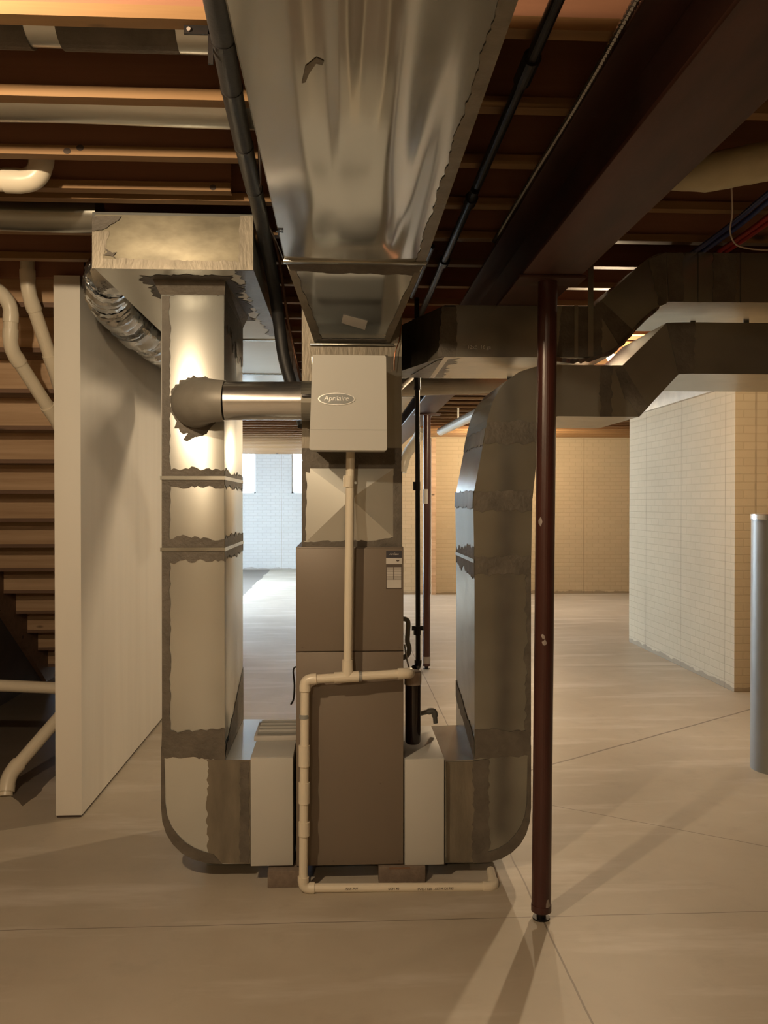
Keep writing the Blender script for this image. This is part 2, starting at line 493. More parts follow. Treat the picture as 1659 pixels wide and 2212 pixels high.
# projecting foundation wall on the right
c0 = W(1583, 1495, Z=0); c1 = W(1366, 1386, Z=0)
RX = 3.29
struct('wall_projecting', MB().box(RX, 8.0, c0.y, c1.y, 0, 2.56), M_WALL)
struct('trim_1', MB().box(RX - .04, 8.0, c0.y - .05, c1.y + .04, 2.56, JB - .002, 0.004), mat('cream_sill_board', (0.52, 0.46, 0.36), 0.6))
struct('trim_2', MB().box(1.0, 8.0, YA - .03, YA, 2.78, CEIL), M_STAIR)
# white partition on the left
pf0 = W(121, 1758, Z=0); pf1 = W(178, 1760, Z=0)
PY = 4.36; PX0 = W(120, 1758, Y=PY).x; PX1 = W(177, 1758, Y=PY).x
struct('wall_partition', MB().box(PX0, PX1, PY, 9.6, 0.012, JB - .003, 0.002), M_DRY)
struct('base_gap_partition', MB().box(PX0 + .006, PX1 - .006, PY + .006, 9.59, 0.0, 0.012), M_DARKW)  # dark inset strip drawing the shaded gap under the drywall

# ================================================================== CEILING FRAMING
jm = MB().box(-4.48, 7.98, 0, .046, 0, .031).build('bottom_flange', M_PINE)
wm = MB().box(-4.48, 7.98, .018, .028, .031, .247).build('web', M_OSB)
tm = MB().box(-4.48, 7.98, 0, .046, .247, .278).build('top_flange', M_PINE)
ORD = ['first', 'second', 'third', 'fourth', 'fifth', 'sixth', 'seventh', 'eighth', 'ninth', 'tenth', 'eleventh', 'twelfth']
def joist(y, label, group, x0=None, x1=None, first=False):
    o = thing('floor_joist', label, 'joist', (0, y, JB), group)
    if x0 is None:
        for p in ((jm, wm, tm) if first else (jm.copy(), wm.copy(), tm.copy())):
            if not first: C.objects.link(p)
            p.parent = o
    else:
        MB().box(x0, x1, 0, .046, 0, .031).build('bottom_flange', M_PINE).parent = o
        MB().box(x0, x1, .018, .028, .031, .247).build('web', M_OSB).parent = o
        MB().box(x0, x1, 0, .046, .247, .278).build('top_flange', M_PINE).parent = o
    return o
y = 2.05; k = 0
while y < 20.2:
    if k < 12: lab = 'wooden ceiling joist with dark web, %s one back from the top edge of the photo' % ORD[k]
    else: lab = 'distant wooden ceiling joist seen beyond the furnace and ducts'
    if 4.3 < y < 7.8: joist(y, lab, 'wooden joists across the ceiling', PX0, 7.98)
    elif y > 14.5: joist(y, lab, 'wooden joists across the ceiling', -4.48, 7.98) if False else joist(y, lab, 'wooden joists across the ceiling')
    else: joist(y, lab, 'wooden joists across the ceiling', first=(k == 0))
    y += 0.406; k += 1
joist(3.165, 'short doubled wooden joist close in front of the fourth joist, left side only', 'wooden joists across the ceiling', -4.48, -0.4)

# dark knots in the flange faces of the nearer joists
for (u, v, yy) in ((145, 331, 2.862), (173, 319, 2.862), (460, 408, 3.165)):
    tgt = min((o for o in bpy.data.objects if o.name.startswith('floor_joist')), key=lambda o: abs(o.location.y - yy))
    p = W(u, v, Y=tgt.location.y); zz_ = min(max(p.z, JB + .012), JB + .024)
    kb = MB().prism([(p.x + .012 * math.cos(t * PI / 8), -.0003, zz_ - JB + .0105 * math.sin(t * PI / 8)) for t in range(16)], (0, -.0005, 0)).build('knot', M_DARKW)
    kb.parent = tgt
# steel beam
BX0, BX1, BZ0, BZ1 = 0.676, 0.900, 2.430, 2.712
bt = thing('steel_beam', 'dark red painted steel I-beam running away overhead on the right', 'beam', (0.788, 1.0, BZ0))
MB().box(BX0, BX1, 0.6, 14.7, BZ0, BZ0 + .014, .002).build('bottom_flange', M_BEAM, bt)
MB().box(BX0, BX1, 0.6, 14.7, BZ1 - .014, BZ1, .002).build('top_flange', M_BEAM, bt)
MB().box(.782, .794, 0.6, 14.7, BZ0 + .014, BZ1 - .014).build('web', M_BEAM, bt)

def column(label, bx, by, tx, r, chips, plate=True):
    t = thing('steel_column', label, 'column', (bx, by, 0))
    MB().tube([(bx, by, .034), (tx, by, BZ0 - .014)], r, 28).build('pole', M_RED, t)
    MB().tube([(bx, by, 0), (bx, by, .006)], r * .9, 20).tube([(bx, by, .006), (bx, by, .034)], r * .5, 14).build('base_screw', M_IRON, t)
    MB().tube([(bx, by, .030), (bx + (tx - bx) * .01, by, .055)], r * 1.05, 28).build('base_collar', M_CHIP if not plate else M_RED, t)
    MB().box(tx - .12, tx + .13, by - .06, by + .06, BZ0 - .014, BZ0 - .001, .002).build('cap_plate', M_BEAM, t)
    for (dz, da, sw, sh) in chips:      # bare spots in the paint
        mb = MB(); n = 9; ring = []
        x = bx + (tx - bx) * dz / 2.4
        for i in range(n):
            a = 2 * PI * i / n; q = random.uniform(.6, 1.1)
            an = -PI / 2 + da + math.cos(a) * sw * q / r
            ring.append(Vector((x + math.cos(an) * (r + .0008), by + math.sin(an) * (r + .0008), dz + math.sin(a) * sh * q)))
        cc = mb.bm.verts.new(Vector((x + math.cos(-PI / 2 + da) * (r + .0015), by + math.sin(-PI / 2 + da) * (r + .0015), dz)))
        vs = [mb.bm.verts.new(p) for p in ring]
        for i in range(n): mb.bm.faces.new((cc, vs[i], vs[(i + 1) % n]))
        mb.build('paint_chip', M_CHIP, t)
    return t
cb_ = W(1169, 1995, Y=3.21); ct_ = W(1182, 640, Y=3.21)
column('near dark red steel post standing right of the ducts on the front slab', cb_.x, 3.21, ct_.x + .002, .0365,
       [(1.51, -.75, .011, .022), (1.08, -.35, .008, .012), (1.055, -.2, .010, .014), (.06, .5, .012, .03)])
fc = W(921, 1445, Z=0)
colb = column('far dark red steel post seen between the furnace and the right duct', fc.x, fc.y, fc.x + .004, .036, [])
MB().tube([(fc.x, fc.y, .036), (fc.x, fc.y, .12)], .0375, 24).build('base_sleeve', M_CHIP, colb)
MB().tube([(fc.x, fc.y, W(921, 1088, Y=fc.y).z), (fc.x, fc.y, W(921, 1057, Y=fc.y).z)], .0368, 24).build('paper_tag', M_PAPER, colb)

# ================================================================== LAMPS
def bulb(label, p, L):
    t = thing('ceiling_lamp', label, 'lamp', (p[0], p[1], CEIL), 'bare bulbs on porcelain sockets')
    x, y, z = p
    MB().tube([(x, y, z + .03), (x, y, z + .05), (x, y, z + .075), (x, y, z + .085), (x, y, CEIL)], [.02, .03, .045, .02, .02], 18).build('socket', M_PORC, t)
    mb = MB(); pts = []; rs = []
    for zz, rr in ((.04, .012), (.03, .014), (.02, .02), (.008, .0275), (-.006, .03), (-.02, .0265), (-.030, .016), (-.0345, .003)):
        pts.append((x, y, z + zz)); rs.append(rr)
    mb.tube(pts, rs, 20).build('bulb', emis('bulb_glow', WARM, L), t)
bulb('bare glowing bulb above and left of the camera', BULB_A, BULB_A_L)
bulb('bare glowing bulb in the gap behind the two right-hand ducts', BULB_B, BULB_B_L)
bulb('added bare bulb, out of sight, brightening the far cream wall', FILL_C, FILL_C_L)
bulb('added bare fill bulb behind the camera', FILL_E, FILL_E_L)
bulb('bare glowing bulb beyond the right edge near the grey cylinder', BULB_D, BULB_D_L)

# ================================================================== MAIN SUPPLY DUCT
MX0, MX1, MZ0, MZ1 = -0.190, 0.294, 2.42, 2.705
TY0, TY1 = 2.985, 3.58
md = thing('supply_duct', 'big dented galvanized main duct running overhead down the middle', 'duct', (0, 2, MZ0))
mb = MB(); NX, NY = 34, 90; Y0d = 0.9
grid = []
def dent(x, y):
    s = (x - MX0) / (MX1 - MX0)
    z = 0.0
    for (cx, sx, cy, sy, a) in ((.32, .07, 1.75, .8, .0035), (.62, .10, 1.9, .6, -.0040), (.48, .05, 1.5, .35, .0025), (.80, .06, 2.2, .5, .0030),
                                 (.16, .10, 2.45, .22, .0022), (.50, .22, 2.75, .14, -.0030), (.30, .05, 2.62, .2, .0020), (.75, .06, 2.7, .2, .0022)):
        z += a * math.exp(-((s - cx) / sx) ** 2 - ((y - cy) / sy) ** 2)
    edge = min(s, 1 - s) * 8
    return 1.3 * z * min(1, edge) + 0.004 * math.sin(PI * s) * -1
for j in range(NY + 1):
    yy = Y0d + (TY0 - Y0d) * j / NY
    grid.append([mb.bm.verts.new((MX0 + (MX1 - MX0) * i / NX, yy, MZ0 + dent(MX0 + (MX1 - MX0) * i / NX, yy))) for i in range(NX + 1)])
for j in range(NY):
    for i in range(NX):
        mb.bm.faces.new((grid[j][i], grid[j][i + 1], grid[j + 1][i + 1], grid[j + 1][i]))
mb.build('bottom_sheet', M_WAVE, md, smooth=True)
s = MB()
s.box(MX0 - .001, MX0 + .001, Y0d, TY0, MZ0 - .001, MZ1); s.box(MX1 - .001, MX1 + .001, Y0d, TY0, MZ0 - .001, MZ1); s.box(MX0, MX1, Y0d, TY0, MZ1 - .002, MZ1)
s.build('side_sheet', M_GALVD, md)
MB().box(MX0 - .006, MX1 + .006, TY0 - .02, TY0 + .012, MZ0 - .010, MZ0 + .002, .002).build('drive_cleat', M_GALVD, md)
mastic3(md, [(MX1 - .030, 1.3, MZ0 - .0022), (MX1 - .030, TY0 - .02, MZ0 - .0022), (MX1 + .002, TY0 - .02, MZ0 - .0022), (MX1 + .002, 1.3, MZ0 - .0022)], (0, 0, -1), (0,), .0035, .002, M_MASTL)
# small torn mastic smear and staple marks
sm = [W(u, v, Z=MZ0 - .001) for u, v in ((652, 178), (660, 142), (684, 125), (700, 133), (696, 142), (683, 138), (668, 158), (660, 176))]
sm = [Vector((p.x, p.y, MZ0 + dent(p.x, p.y) - .0006)) for p in sm]
MB().prism(sm, (0, 0, -.001)).build('sealant_smear', M_MASTL, md)
st = [W(u, v, Z=MZ0 - .004) for u, v in ((596, 498), (612, 498), (612, 503), (604, 501), (604, 508), (600, 508), (600, 501), (596, 502))]
MB().prism(st, (0, 0, -.001)).build('clip', M_IRON, md)

tr = thing('duct_transition', 'tapered sheet metal piece sloping from the main duct down to the plenum', 'duct', (0, 3.3, 2.3))
TZ = W(757, 742, Y=TY1).z; tx0 = W(680, 742, Y=TY1).x; tx1 = W(840, 742, Y=TY1).x
A = [(MX0, TY0, MZ0), (MX1, TY0, MZ0), (MX1, TY0, MZ1), (MX0, TY0, MZ1)]
B = [(tx0, TY1, TZ), (tx1, TY1, TZ), (tx1, TY1, MZ1), (tx0, TY1, MZ1)]
MB().loft([A, B]).build('tapered_body', M_WAVE, tr, smooth=False)
def onslope(s_, t_, off=-.0025):
    """point on the sloping sheet: s across 0..1, t 0 at the front edge, 1 at the plenum"""
    a = Vector(A[0]).lerp(Vector(A[1]), s_); b = Vector(B[0]).lerp(Vector(B[1]), s_)
    n = Vector((0, (TZ - MZ0), -(TY1 - TY0))).normalized()
    if n.z > 0: n = -n
    return a.lerp(b, t_) - n * off, n
n_ = onslope(0, 0)[1]
mastic3(tr, [onslope(s_, t_, -.001)[0] for s_, t_ in ((0, 0), (1, 0), (.985, .13), (.015, .11))], n_, (2,), .004, .002, M_MAST)
mastic3(tr, [onslope(s_, t_, -.001)[0] for s_, t_ in ((0, .1), (.05, .1), (.12, 1), (0, 1))], n_, (1,), .003, .002, M_MASTL)
mastic3(tr, [onslope(s_, t_, -.001)[0] for s_, t_ in ((.955, .1), (1, .1), (1, 1), (.90, 1))], n_, (3,), .003, .002, M_MASTL)
mastic3(tr, [onslope(s_, t_, -.001)[0] for s_, t_ in ((.05, .93), (.95, .93), (.95, 1), (.05, 1))], n_, (0,), .003, .002, M_MAST)
q = [onslope(s_, t_, -.0015)[0] for s_, t_ in ((.40, .60), (.66, .68), (.645, .80), (.375, .71))]
MB().prism(q, n_ * .0006).build('paper_sticker', M_PAPER, tr)

# ================================================================== PLENUM + COIL CASE
PLX0, PLX1 = W(652, 900, Y=3.58).x, W(868, 900, Y=3.58).x
PYF = 3.58
CZ0 = W(700, 1180, Y=PYF).z
CZ1 = W(700, 995, Y=PYF).z
pl = thing('supply_plenum', 'upright galvanized plenum box above the furnace with the humidifier on its front', 'plenum', (0.05, PYF, CZ1))
MB().box(PLX0, PLX1, PYF, 4.26, CZ1, MZ1 - .002, .002).build('plenum_box', M_GALVD, pl)
for v0, v1 in ((742, 768),):
    mastic(pl, [(655, v1), (867, v1), (860, v0), (655, v0)], PYF - .001, (2,), .003, .003, M_MASTL)
mastic(pl, [(652, 770), (678, 770), (678, 600), (652, 600)], PYF - .001, (1,), .004, .003, M_MASTL)
mastic(pl, [(838, 770), (868, 770), (868, 600), (838, 600)], PYF - .001, (3,), .004, .003, M_MASTL)
mastic(pl, [(652, 968), (676, 968), (672, 770), (652, 770)], PYF - .001, (), .004, .003, M_MASTL)
mastic(pl, [(653, 1000), (867, 1000), (867, 968), (653, 968)], PYF - .001, (0,), .004, .003)
MB().box(tx0 - .02, tx1 + .02, PYF - .02, PYF, TZ - .012, TZ - .002, .002).build('drive_cleat', M_GALVD, pl)
cc = thing('coil_case', 'square galvanized coil case with diagonal cross creases, sitting on the furnace', 'coil case', (0.05, PYF, CZ0))
MB().box(PLX0, PLX1, PYF + .004, 4.26, CZ0, CZ1 - .001).build('case_body', M_GALVD, cc)
mb = MB(); a, b, c, d_ = [(PLX0, CZ0), (PLX1, CZ0), (PLX1, CZ1 - .001), (PLX0, CZ1 - .001)]
m_ = ((PLX0 + PLX1) / 2 - .005, (CZ0 + CZ1) / 2 + .02)
ins = .018
cor = [(a[0] + ins, a[1] + .02), (b[0] - ins, b[1] + .02), (c[0] - ins, c[1] - .02), (d_[0] + ins, d_[1] - .02)]
cv = mb.bm.verts.new((m_[0], PYF - .030, m_[1]))
rv = [mb.bm.verts.new((x, PYF - .002, z)) for x, z in cor]
ov = [mb.bm.verts.new((x, PYF - .002, z)) for x, z in (a, b, c, d_)]
bv = [mb.bm.verts.new((x, PYF + .004, z)) for x, z in (a, b, c, d_)]
for i in range(4):
    j = (i + 1) % 4
    mb.bm.faces.new((cv, rv[i], rv[j])); mb.bm.faces.new((rv[i], ov[i], ov[j], rv[j])); mb.bm.faces.new((ov[i], bv[i], bv[j], ov[j]))
mb.build('creased_panel', M_GALV, cc, smooth=False)
mastic(cc, [(652, 1018), (867, 1018), (867, 998), (652, 998)], PYF - .003, (0,), .005, .002)
mastic(cc, [(652, 1184), (869, 1184), (869, 1166), (652, 1168)], PYF - .003, (2,), .005, .012)
mastic(cc, [(845, 1168), (869, 1168), (869, 1018), (850, 1018)], PYF - .003, (3,), .003, .002)
mastic(cc, [(652, 1168), (661, 1168), (661, 1018), (652, 1018)], PYF - .003, (1,), .003, .002)

# ================================================================== FURNACE
FX0, FX1, FYF = W(639, 1500, Y=3.55).x, W(872, 1500, Y=3.55).x, 3.55
FZ0, FZ1 = W(700, 1872, Y=FYF).z, W(700, 1182, Y=FYF).z
FZM = W(700, 1408, Y=FYF).z
fu = thing('furnace', 'tall taupe metal furnace cabinet standing in the middle of the ducts', 'furnace', ((FX0 + FX1) / 2, FYF, FZ0))
MB().box(FX0, FX1, FYF + .012, 4.26, FZ0, FZ1, .003).build('cabinet', M_TAUPE, fu)
MB().box(FX0 + .001, FX1 - .001, FYF, FYF + .012, FZM + .002, FZ1 - .004, .003).build('upper_door', M_TAUPE, fu)
MB().box(FX0 + .001, FX1 - .001, FYF, FYF + .012, FZ0 + .004, FZM - .002, .003).build('lower_door', M_TAUPE, fu)
for u, v in ((653, 1398), (862, 1398), (720, 1860), (862, 1860), (822, 1692)):
    p = W(u, v, Y=FYF); MB().tube([(p.x, FYF + .001, p.z), (p.x, FYF - .002, p.z)], .0035, 10).build('screw', M_TAUPED, fu)
# rating sticker, upper right of the door
l0 = W(834, 1190, Y=FYF); l1 = W(868, 1272, Y=FYF)
sx0, sx1, sz1, sz0 = l0.x, l1.x, l0.z, l1.z
fy = FYF - .0006
stk = MB().box(sx0, sx1, fy, FYF, sz0, sz1).build('rating_sticker', M_PAPER, fu)
tag(stk, 'white and navy rating sticker with printed table')
sw_, sh_ = sx1 - sx0, sz1 - sz0
def sr(a, b, c, d__, m, y0=fy, name='print'):
    return MB().box(sx0 + a * sw_, sx0 + b * sw_, y0 - .0005, y0, sz1 - d__ * sh_, sz1 - c * sh_).build(name, m, stk)
sr(0, 1, 0, .185, M_INK, name='header_block')
sr(0, 1, .345, .43, M_INKB, name='table_header')
mbp = MB()
def lr(a, b, c, d__): mbp.box(sx0 + a * sw_, sx0 + b * sw_, fy - .0005, fy, sz1 - d__ * sh_, sz1 - c * sh_)
lr(0, .04, .43, 1); lr(.96, 1, .43, 1); lr(0, 1, .975, 1); lr(.46, .52, .43, .76)
for i in range(8): lr(.04, .46, .455 + i * .042, .463 + i * .042); lr(.52, .96, .455 + i * .042, .463 + i * .042)
mbp.build('table_rules', M_INKB, stk)
cxx, czz = sx0 + .74 * sw_, sz1 - .235 * sh_
MB().prism([(cxx + .0072 * math.cos(t * PI / 12), fy - .0004, czz + .0072 * math.sin(t * PI / 12)) for t in range(24)], (0, -.0008, 0)).build('seal_disc', M_PAPER, stk)
MB().prism([(cxx + .0072 * math.cos(-t * PI / 12), fy - .0013, czz + .0072 * math.sin(-t * PI / 12)) for t in range(13)], (0, -.0004, 0)).build('seal_lower_half', M_INKB, stk)
lettering('AirEase', .0125, (sx0 + .5 * sw_, fy - .0008, sz1 - .085 * sh_), M_PAPER, stk, shear=.3, ext=.0003)

# ================================================================== HUMIDIFIER
HY = 3.30
hu = thing('humidifier', 'white boxy humidifier with an oval badge mounted on the plenum front', 'humidifier', (0, HY, 1.78))
hx = lambda u, v: W(u, v, Y=HY)
q = [hx(675, 766), hx(834, 768), hx(836, 973), hx(668, 972)]
def rr(q, r=.008):
    out = []
    n = len(q)
    for i in range(n):
        p, a, b = q[i], q[i - 1], q[(i + 1) % n]
        d1 = (a - p).normalized(); d2 = (b - p).normalized()
        for t in (0, .33, .66, 1):
            out.append(p + d1 * r * (1 - t) ** 2 + d2 * r * t ** 2)
    return out
qc = rr(q)
MB().prism([(p.x, HY, p.z) for p in qc], (0, .12, 0)).build('cover', M_WHITE, hu, smooth=False)
bx0, bx1 = hx(669, 800).x + .004, hx(836, 800).x - .006
MB().box(bx0, bx1, HY + .12, PYF, q[2].z + .02, q[0].z - .012, .004).build('body', M_GREY, hu)
MB().box(hx(669, 0).x + .001, hx(836, 0).x - .001, HY - .0008, HY, hx(700, 928).z - .0012, hx(700, 928).z + .0004).build('cover_seam', M_GREY, hu)
e0 = hx(727, 862); ea, eb = .0715, .0235
def ell(a, b, y, th, name, m):
    return MB().prism([(e0.x + a * math.cos(t * PI / 24), y, e0.z + b * math.sin(t * PI / 24)) for t in range(48)], (0, -th, 0)).build(name, m, hu, smooth=False)
ell(ea, eb, HY, .003, 'badge_rim', M_SILVER)
bd = ell(ea * .93, eb * .88, HY - .003, .0008, 'badge', M_BADGE)
tag(bd, 'oval grey badge with raised brand script')
lettering('Aprilaire', .027, (e0.x - .001, HY - .0042, e0.z + .002), M_SILVER, bd, shear=.15, ext=.0006)
MB().box(e0.x - .02, e0.x + .03, HY - .0046, HY - .0038, e0.z - .0125, e0.z - .0115).build('underline', M_INK, bd)

# bypass duct: round pipe from the humidifier to an elbow on the left return duct
bp = thing('bypass_duct', 'round bright metal bypass pipe joining the humidifier to the left duct', 'duct', (-.3, 3.42, 2))
BY = 3.43
pa = W(652, 866, Y=BY); pb = W(486, 866, Y=BY)
br_ = .076
MB().tube([(bx0 - .001, BY, pa.z), (pa.x, BY, pa.z)], br_ + .003, 32).build('collar', M_GALVD, bp)
MB().tube([(pa.x, BY, pa.z), (pb.x, BY, pb.z)], br_, 40).build('pipe', M_SHINY, bp)
MB().box(pa.x + .005, pa.x + .05, BY - br_ - .010, BY - br_ + .002, pa.z + .004, pa.z + .016, .001).build('damper_handle', M_IRON, bp)
# mastic covered elbow swinging back into the duct
RYF = 3.60
ex = W(425, 872, Y=RYF)
pts = []; rs = []
for i in range(15):
    t = i / 14
    an = t * PI / 2
    R_ = pb.x - ex.x
    pts.append((pb.x - R_ * math.sin(an), BY + (RYF - BY) * (1 - math.cos(an)), pb.z + (ex.z - pb.z) * t))
    rs.append(br_ + .004 + .022 * t + (.002 if i % 4 == 0 else 0))
MB().tube(pts, rs, 36).build('elbow', mat('light_mastic', (0.27, 0.255, 0.225), 0.5, 0.2, 0.15, 8), bp)
mb = MB(); n = 60; ring = []
for i in range(n):
    a = 2 * PI * i / n
    r = .112 + random.uniform(-.006, .008) + (.02 if -2.4 < (a - 2 * PI if a > PI else a) < -1.2 else 0)
    ring.append((ex.x + r * math.cos(a), RYF, ex.z + r * math.sin(a)))
# ragged ring of sealant on the duct face around the elbow
ring = [(max(p[0], W(352, 0, Y=RYF).x), p[1], p[2]) for p in ring]
mb.prism(ring, (0, -.004, 0)); bmesh.ops.triangulate(mb.bm, faces=[f for f in mb.bm.faces if len(f.verts) > 4])
mb.build('sealant_ring', M_MAST, bp, smooth=False)

# ================================================================== LEFT RETURN DUCT
RYB = 4.27
def P3(u, v, Y=RYF):
    p = W(u, v, Y=Y); return (p.x, Y, p.z)
lx0, lx1 = W(349, 1200, Y=RYF).x, W(485, 1200, Y=RYF).x
ztop = 2.505
zh = W(500, 1640, Y=RYF).z
lr_ = thing('return_duct', 'tall left return duct of dull galvanized sheet with grey sealant bands, rounded at its foot', 'duct', (lx0, RYF, .07), 'return air ducts either side of the furnace')
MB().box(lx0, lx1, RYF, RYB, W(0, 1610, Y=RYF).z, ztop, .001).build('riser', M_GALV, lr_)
arc = [(348, 1612), (348, 1745), (351, 1775), (359, 1800), (373, 1823), (392, 1842), (418, 1856), (447, 1864), (480, 1866), (541, 1866), (541, 1641), (485, 1641), (485, 1612)]
MB().prism([P3(u, v) for u, v in arc], (0, RYB - RYF, 0)).build('elbow', M_GALV, lr_, smooth=False)
# collar flare beneath the trunk
MB().loft([[(lx0 - .03, RYF - .03, ztop), (lx1 + .01, RYF - .03, ztop), (lx1 + .03, RYB + .01, ztop), (lx0 - .03, RYB + .01, ztop)],
           [(lx0 - .002, RYF - .003, ztop - .06), (lx1 + .003, RYF - .003, ztop - .06), (lx1 + .003, RYB, ztop - .06), (lx0 - .002, RYB, ztop - .06)]]).build('top_collar', M_MAST, lr_)
my = RYF - .001
mastic(lr_, [(350, 636), (484, 636), (484, 612), (350, 612)], my, (0,), .006, .003)
mastic(lr_, [(350, 1585), (367, 1585), (367, 640), (350, 640)], my, (1,), .003, .003)
mastic(lr_, [(350, 1048), (484, 1054), (484, 1014), (350, 1012)], my, (0, 2), .007, .004)
mastic(lr_, [(350, 1214), (484, 1212), (484, 1164), (350, 1160)], my, (0, 2), .008, .004)
MB().box(lx0 - .004, lx1 + .004, RYF - .008, RYB + .004, W(0, 1192, Y=RYF).z, W(0, 1184, Y=RYF).z).build('drive_cleat', M_GALVD, lr_)
MB().box(lx0 - .004, lx1 + .004, RYF - .008, RYB + .004, W(0, 1036, Y=RYF).z, W(0, 1028, Y=RYF).z).build('drive_cleat', M_GALVD, lr_)
mastic(lr_, [(348, 1634), (486, 1642), (486, 1574), (350, 1580)], my, (0, 2), .006, .004)
mastic(lr_, [(452, 1864), (541, 1866), (541, 1641), (446, 1641)], my, (3,), .007, .003, M_MASTL)
mastic(lr_, [(518, 1862), (539, 1864), (537, 1645), (518, 1648)], my - .003, (1, 3), .004, .002)
outer = arc[0:9]
inner = [(372 + (u - 348) * .78, v - (v - 1745 if v > 1745 else 0) * .22) for u, v in outer]
inner = [(355, 1640), (357, 1735), (361, 1762), (370, 1785), (383, 1803), (400, 1820), (420, 1832), (440, 1840), (462, 1845)]
band = [P3(u, v, my) for u, v in outer] + [P3(u, v, my) for u, v in reversed(inner)]
mb = MB().prism(band, (0, -.003, 0)); bmesh.ops.triangulate(mb.bm, faces=[f for f in mb.bm.faces if len(f.verts) > 4])
mb.build('mastic_band', M_MAST, lr_, smooth=False)
# sealant on the inner side, near the foot and at the seams
sx = lx1 + .0006
mastic3(lr_, [(sx, RYF, zh), (sx, RYB, zh), (sx, RYB, zh + .26), (sx, RYB - .12, zh + .22), (sx, RYF + .02, zh + .03)], (1, 0, 0), (3,), .012, .003)
mastic3(lr_, [(sx, RYF, W(0, 1212, Y=RYF).z), (sx, RYB, W(0, 1212, Y=RYF).z), (sx, RYB, W(0, 1164, Y=RYF).z), (sx, RYF, W(0, 1164, Y=RYF).z)], (1, 0, 0), (0, 2), .010, .003)
mastic3(lr_, [(sx, RYF, W(0, 1050, Y=RYF).z), (sx, RYB, W(0, 1050, Y=RYF).z), (sx, RYB, W(0, 1016, Y=RYF).z), (sx, RYF, W(0, 1016, Y=RYF).z)], (1, 0, 0), (0, 2), .010, .003)
mastic3(lr_, [(sx, RYF, ztop - .17), (sx, RYB, ztop - .25), (sx, RYB, ztop), (sx, RYF, ztop)], (1, 0, 0), (0,), .03, .003)
for u, v, a in ((745, 0, 0),): pass
sp = [P3(u, v, my) for u, v in ((396, 950), (404, 938), (424, 934), (446, 936), (438, 941), (420, 944), (404, 953))]
MB().prism(sp, (0, -.002, 0)).build('sealant_smear', M_MAST, lr_)

# ================================================================== RETURN TRUNK (top left)
TX0, TX1 = W(199, 520, Y=3.40).x, W(547, 520, Y=3.40).x
TZ0 = W(370, 578, Y=3.40).z
tk = thing('overhead_return_duct', 'wide galvanized return duct under the joists with a taped box end facing the camera', 'duct', (-.65, 3.4, TZ0))
MB().box(TX0, TX1, 3.40, 9.2, TZ0, JB - .004, .003).build('trunk_body', M_GALV, tk)
ec = MB().box(TX0 + .012, TX1 - .012, 3.397, 3.402, TZ0 + .012, JB - .016, .001).build('end_cap', mat('smoky_sealed_sheet', (0.34, 0.31, 0.235), 0.5, 0.45, 0.3, 7, (1, 1, 2)), tk)
for cs, rg in (([(199, 580), (547, 584), (547, 566), (199, 558)], (2,)), ([(516, 566), (547, 566), (547, 466), (518, 466)], (3,)),
               ([(199, 560), (222, 560), (236, 500), (199, 500)], (1,))):
    mastic(tk, cs, 3.396, rg, .004, .003, M_MASTL)
mastic(tk, [(199, 498), (226, 494), (256, 476), (262, 466), (199, 466)], 3.392, (0, 1), .003, .002)
fl = [P3(u, v, 3.391) for u, v in ((226, 536), (243, 546), (252, 544), (245, 552), (250, 558), (238, 552), (224, 551), (232, 545))]
MB().prism(fl, (0, -.001, 0)).build('sealant_smear', M_MAST, tk)
for v in (734, 808):
    yy = W(560, v, Z=TZ0).y
    MB().box(TX0 - .004, TX1 + .004, yy - .018, yy + .018, TZ0 - .006, JB - .002).build('drive_cleat', M_GALVD, tk)
mastic3(tk, [(TX1 - .07, 3.42, TZ0 - .001), (TX1, 3.42, TZ0 - .001), (TX1, 4.75, TZ0 - .001), (TX1 - .05, 4.75, TZ0 - .001)], (0, 0, -1), (3,), .015, .002, M_MASTL)
mastic3(tk, [(lx0 - .07, 3.52, TZ0 - .001), (lx1 + .05, 3.50, TZ0 - .001), (lx1 + .05, 4.36, TZ0 - .001), (lx0 - .06, 4.36, TZ0 - .001)], (0, 0, -1), (0, 1, 2, 3), .02, .002)

# ================================================================== RIGHT RETURN DUCT
rx0 = W(1025, 1300, Y=RYF).x; rx1 = W(1147, 1300, Y=RYF).x; RB = 4.17
rr_ = thing('return_duct', 'right return duct rising from the floor, leaning and bending right behind the red post', 'duct', (rx0, RYF, .07), 'return air ducts either side of the furnace')
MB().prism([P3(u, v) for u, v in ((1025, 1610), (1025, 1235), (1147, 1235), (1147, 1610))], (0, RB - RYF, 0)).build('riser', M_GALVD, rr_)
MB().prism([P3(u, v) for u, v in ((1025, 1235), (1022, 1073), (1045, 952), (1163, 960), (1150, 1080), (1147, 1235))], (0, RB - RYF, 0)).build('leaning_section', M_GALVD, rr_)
eo = [(1045, 952), (1053, 905), (1064, 868), (1078, 842), (1096, 821), (1122, 803), (1157, 792), (1205, 788)]
ei = [(1205, 899), (1186, 903), (1172, 918), (1163, 960)]
eb_ = MB().prism([P3(u, v) for u, v in eo + ei], (0, RB - RYF, 0)).build('upper_elbow', M_GALVD, rr_, smooth=False)
MB().prism([P3(u, v) for u, v in ((1205, 788), (1310, 789), (1310, 900), (1205, 899))], (0, RB - RYF, 0)).build('level_section', M_GALVD, rr_)
MB().prism([P3(u, v) for u, v in ((1310, 789), (1345, 789), (1440, 697), (1490, 696), (1490, 807), (1466, 808), (1381, 900), (1310, 900))], (0, RB - RYF, 0)).build('offset_section', M_GALVD, rr_)
MB().prism([P3(u, v) for u, v in ((1490, 696), (1960, 700), (1960, 811), (1490, 807))], (0, RB - RYF, 0)).build('level_section', M_GALVD, rr_)
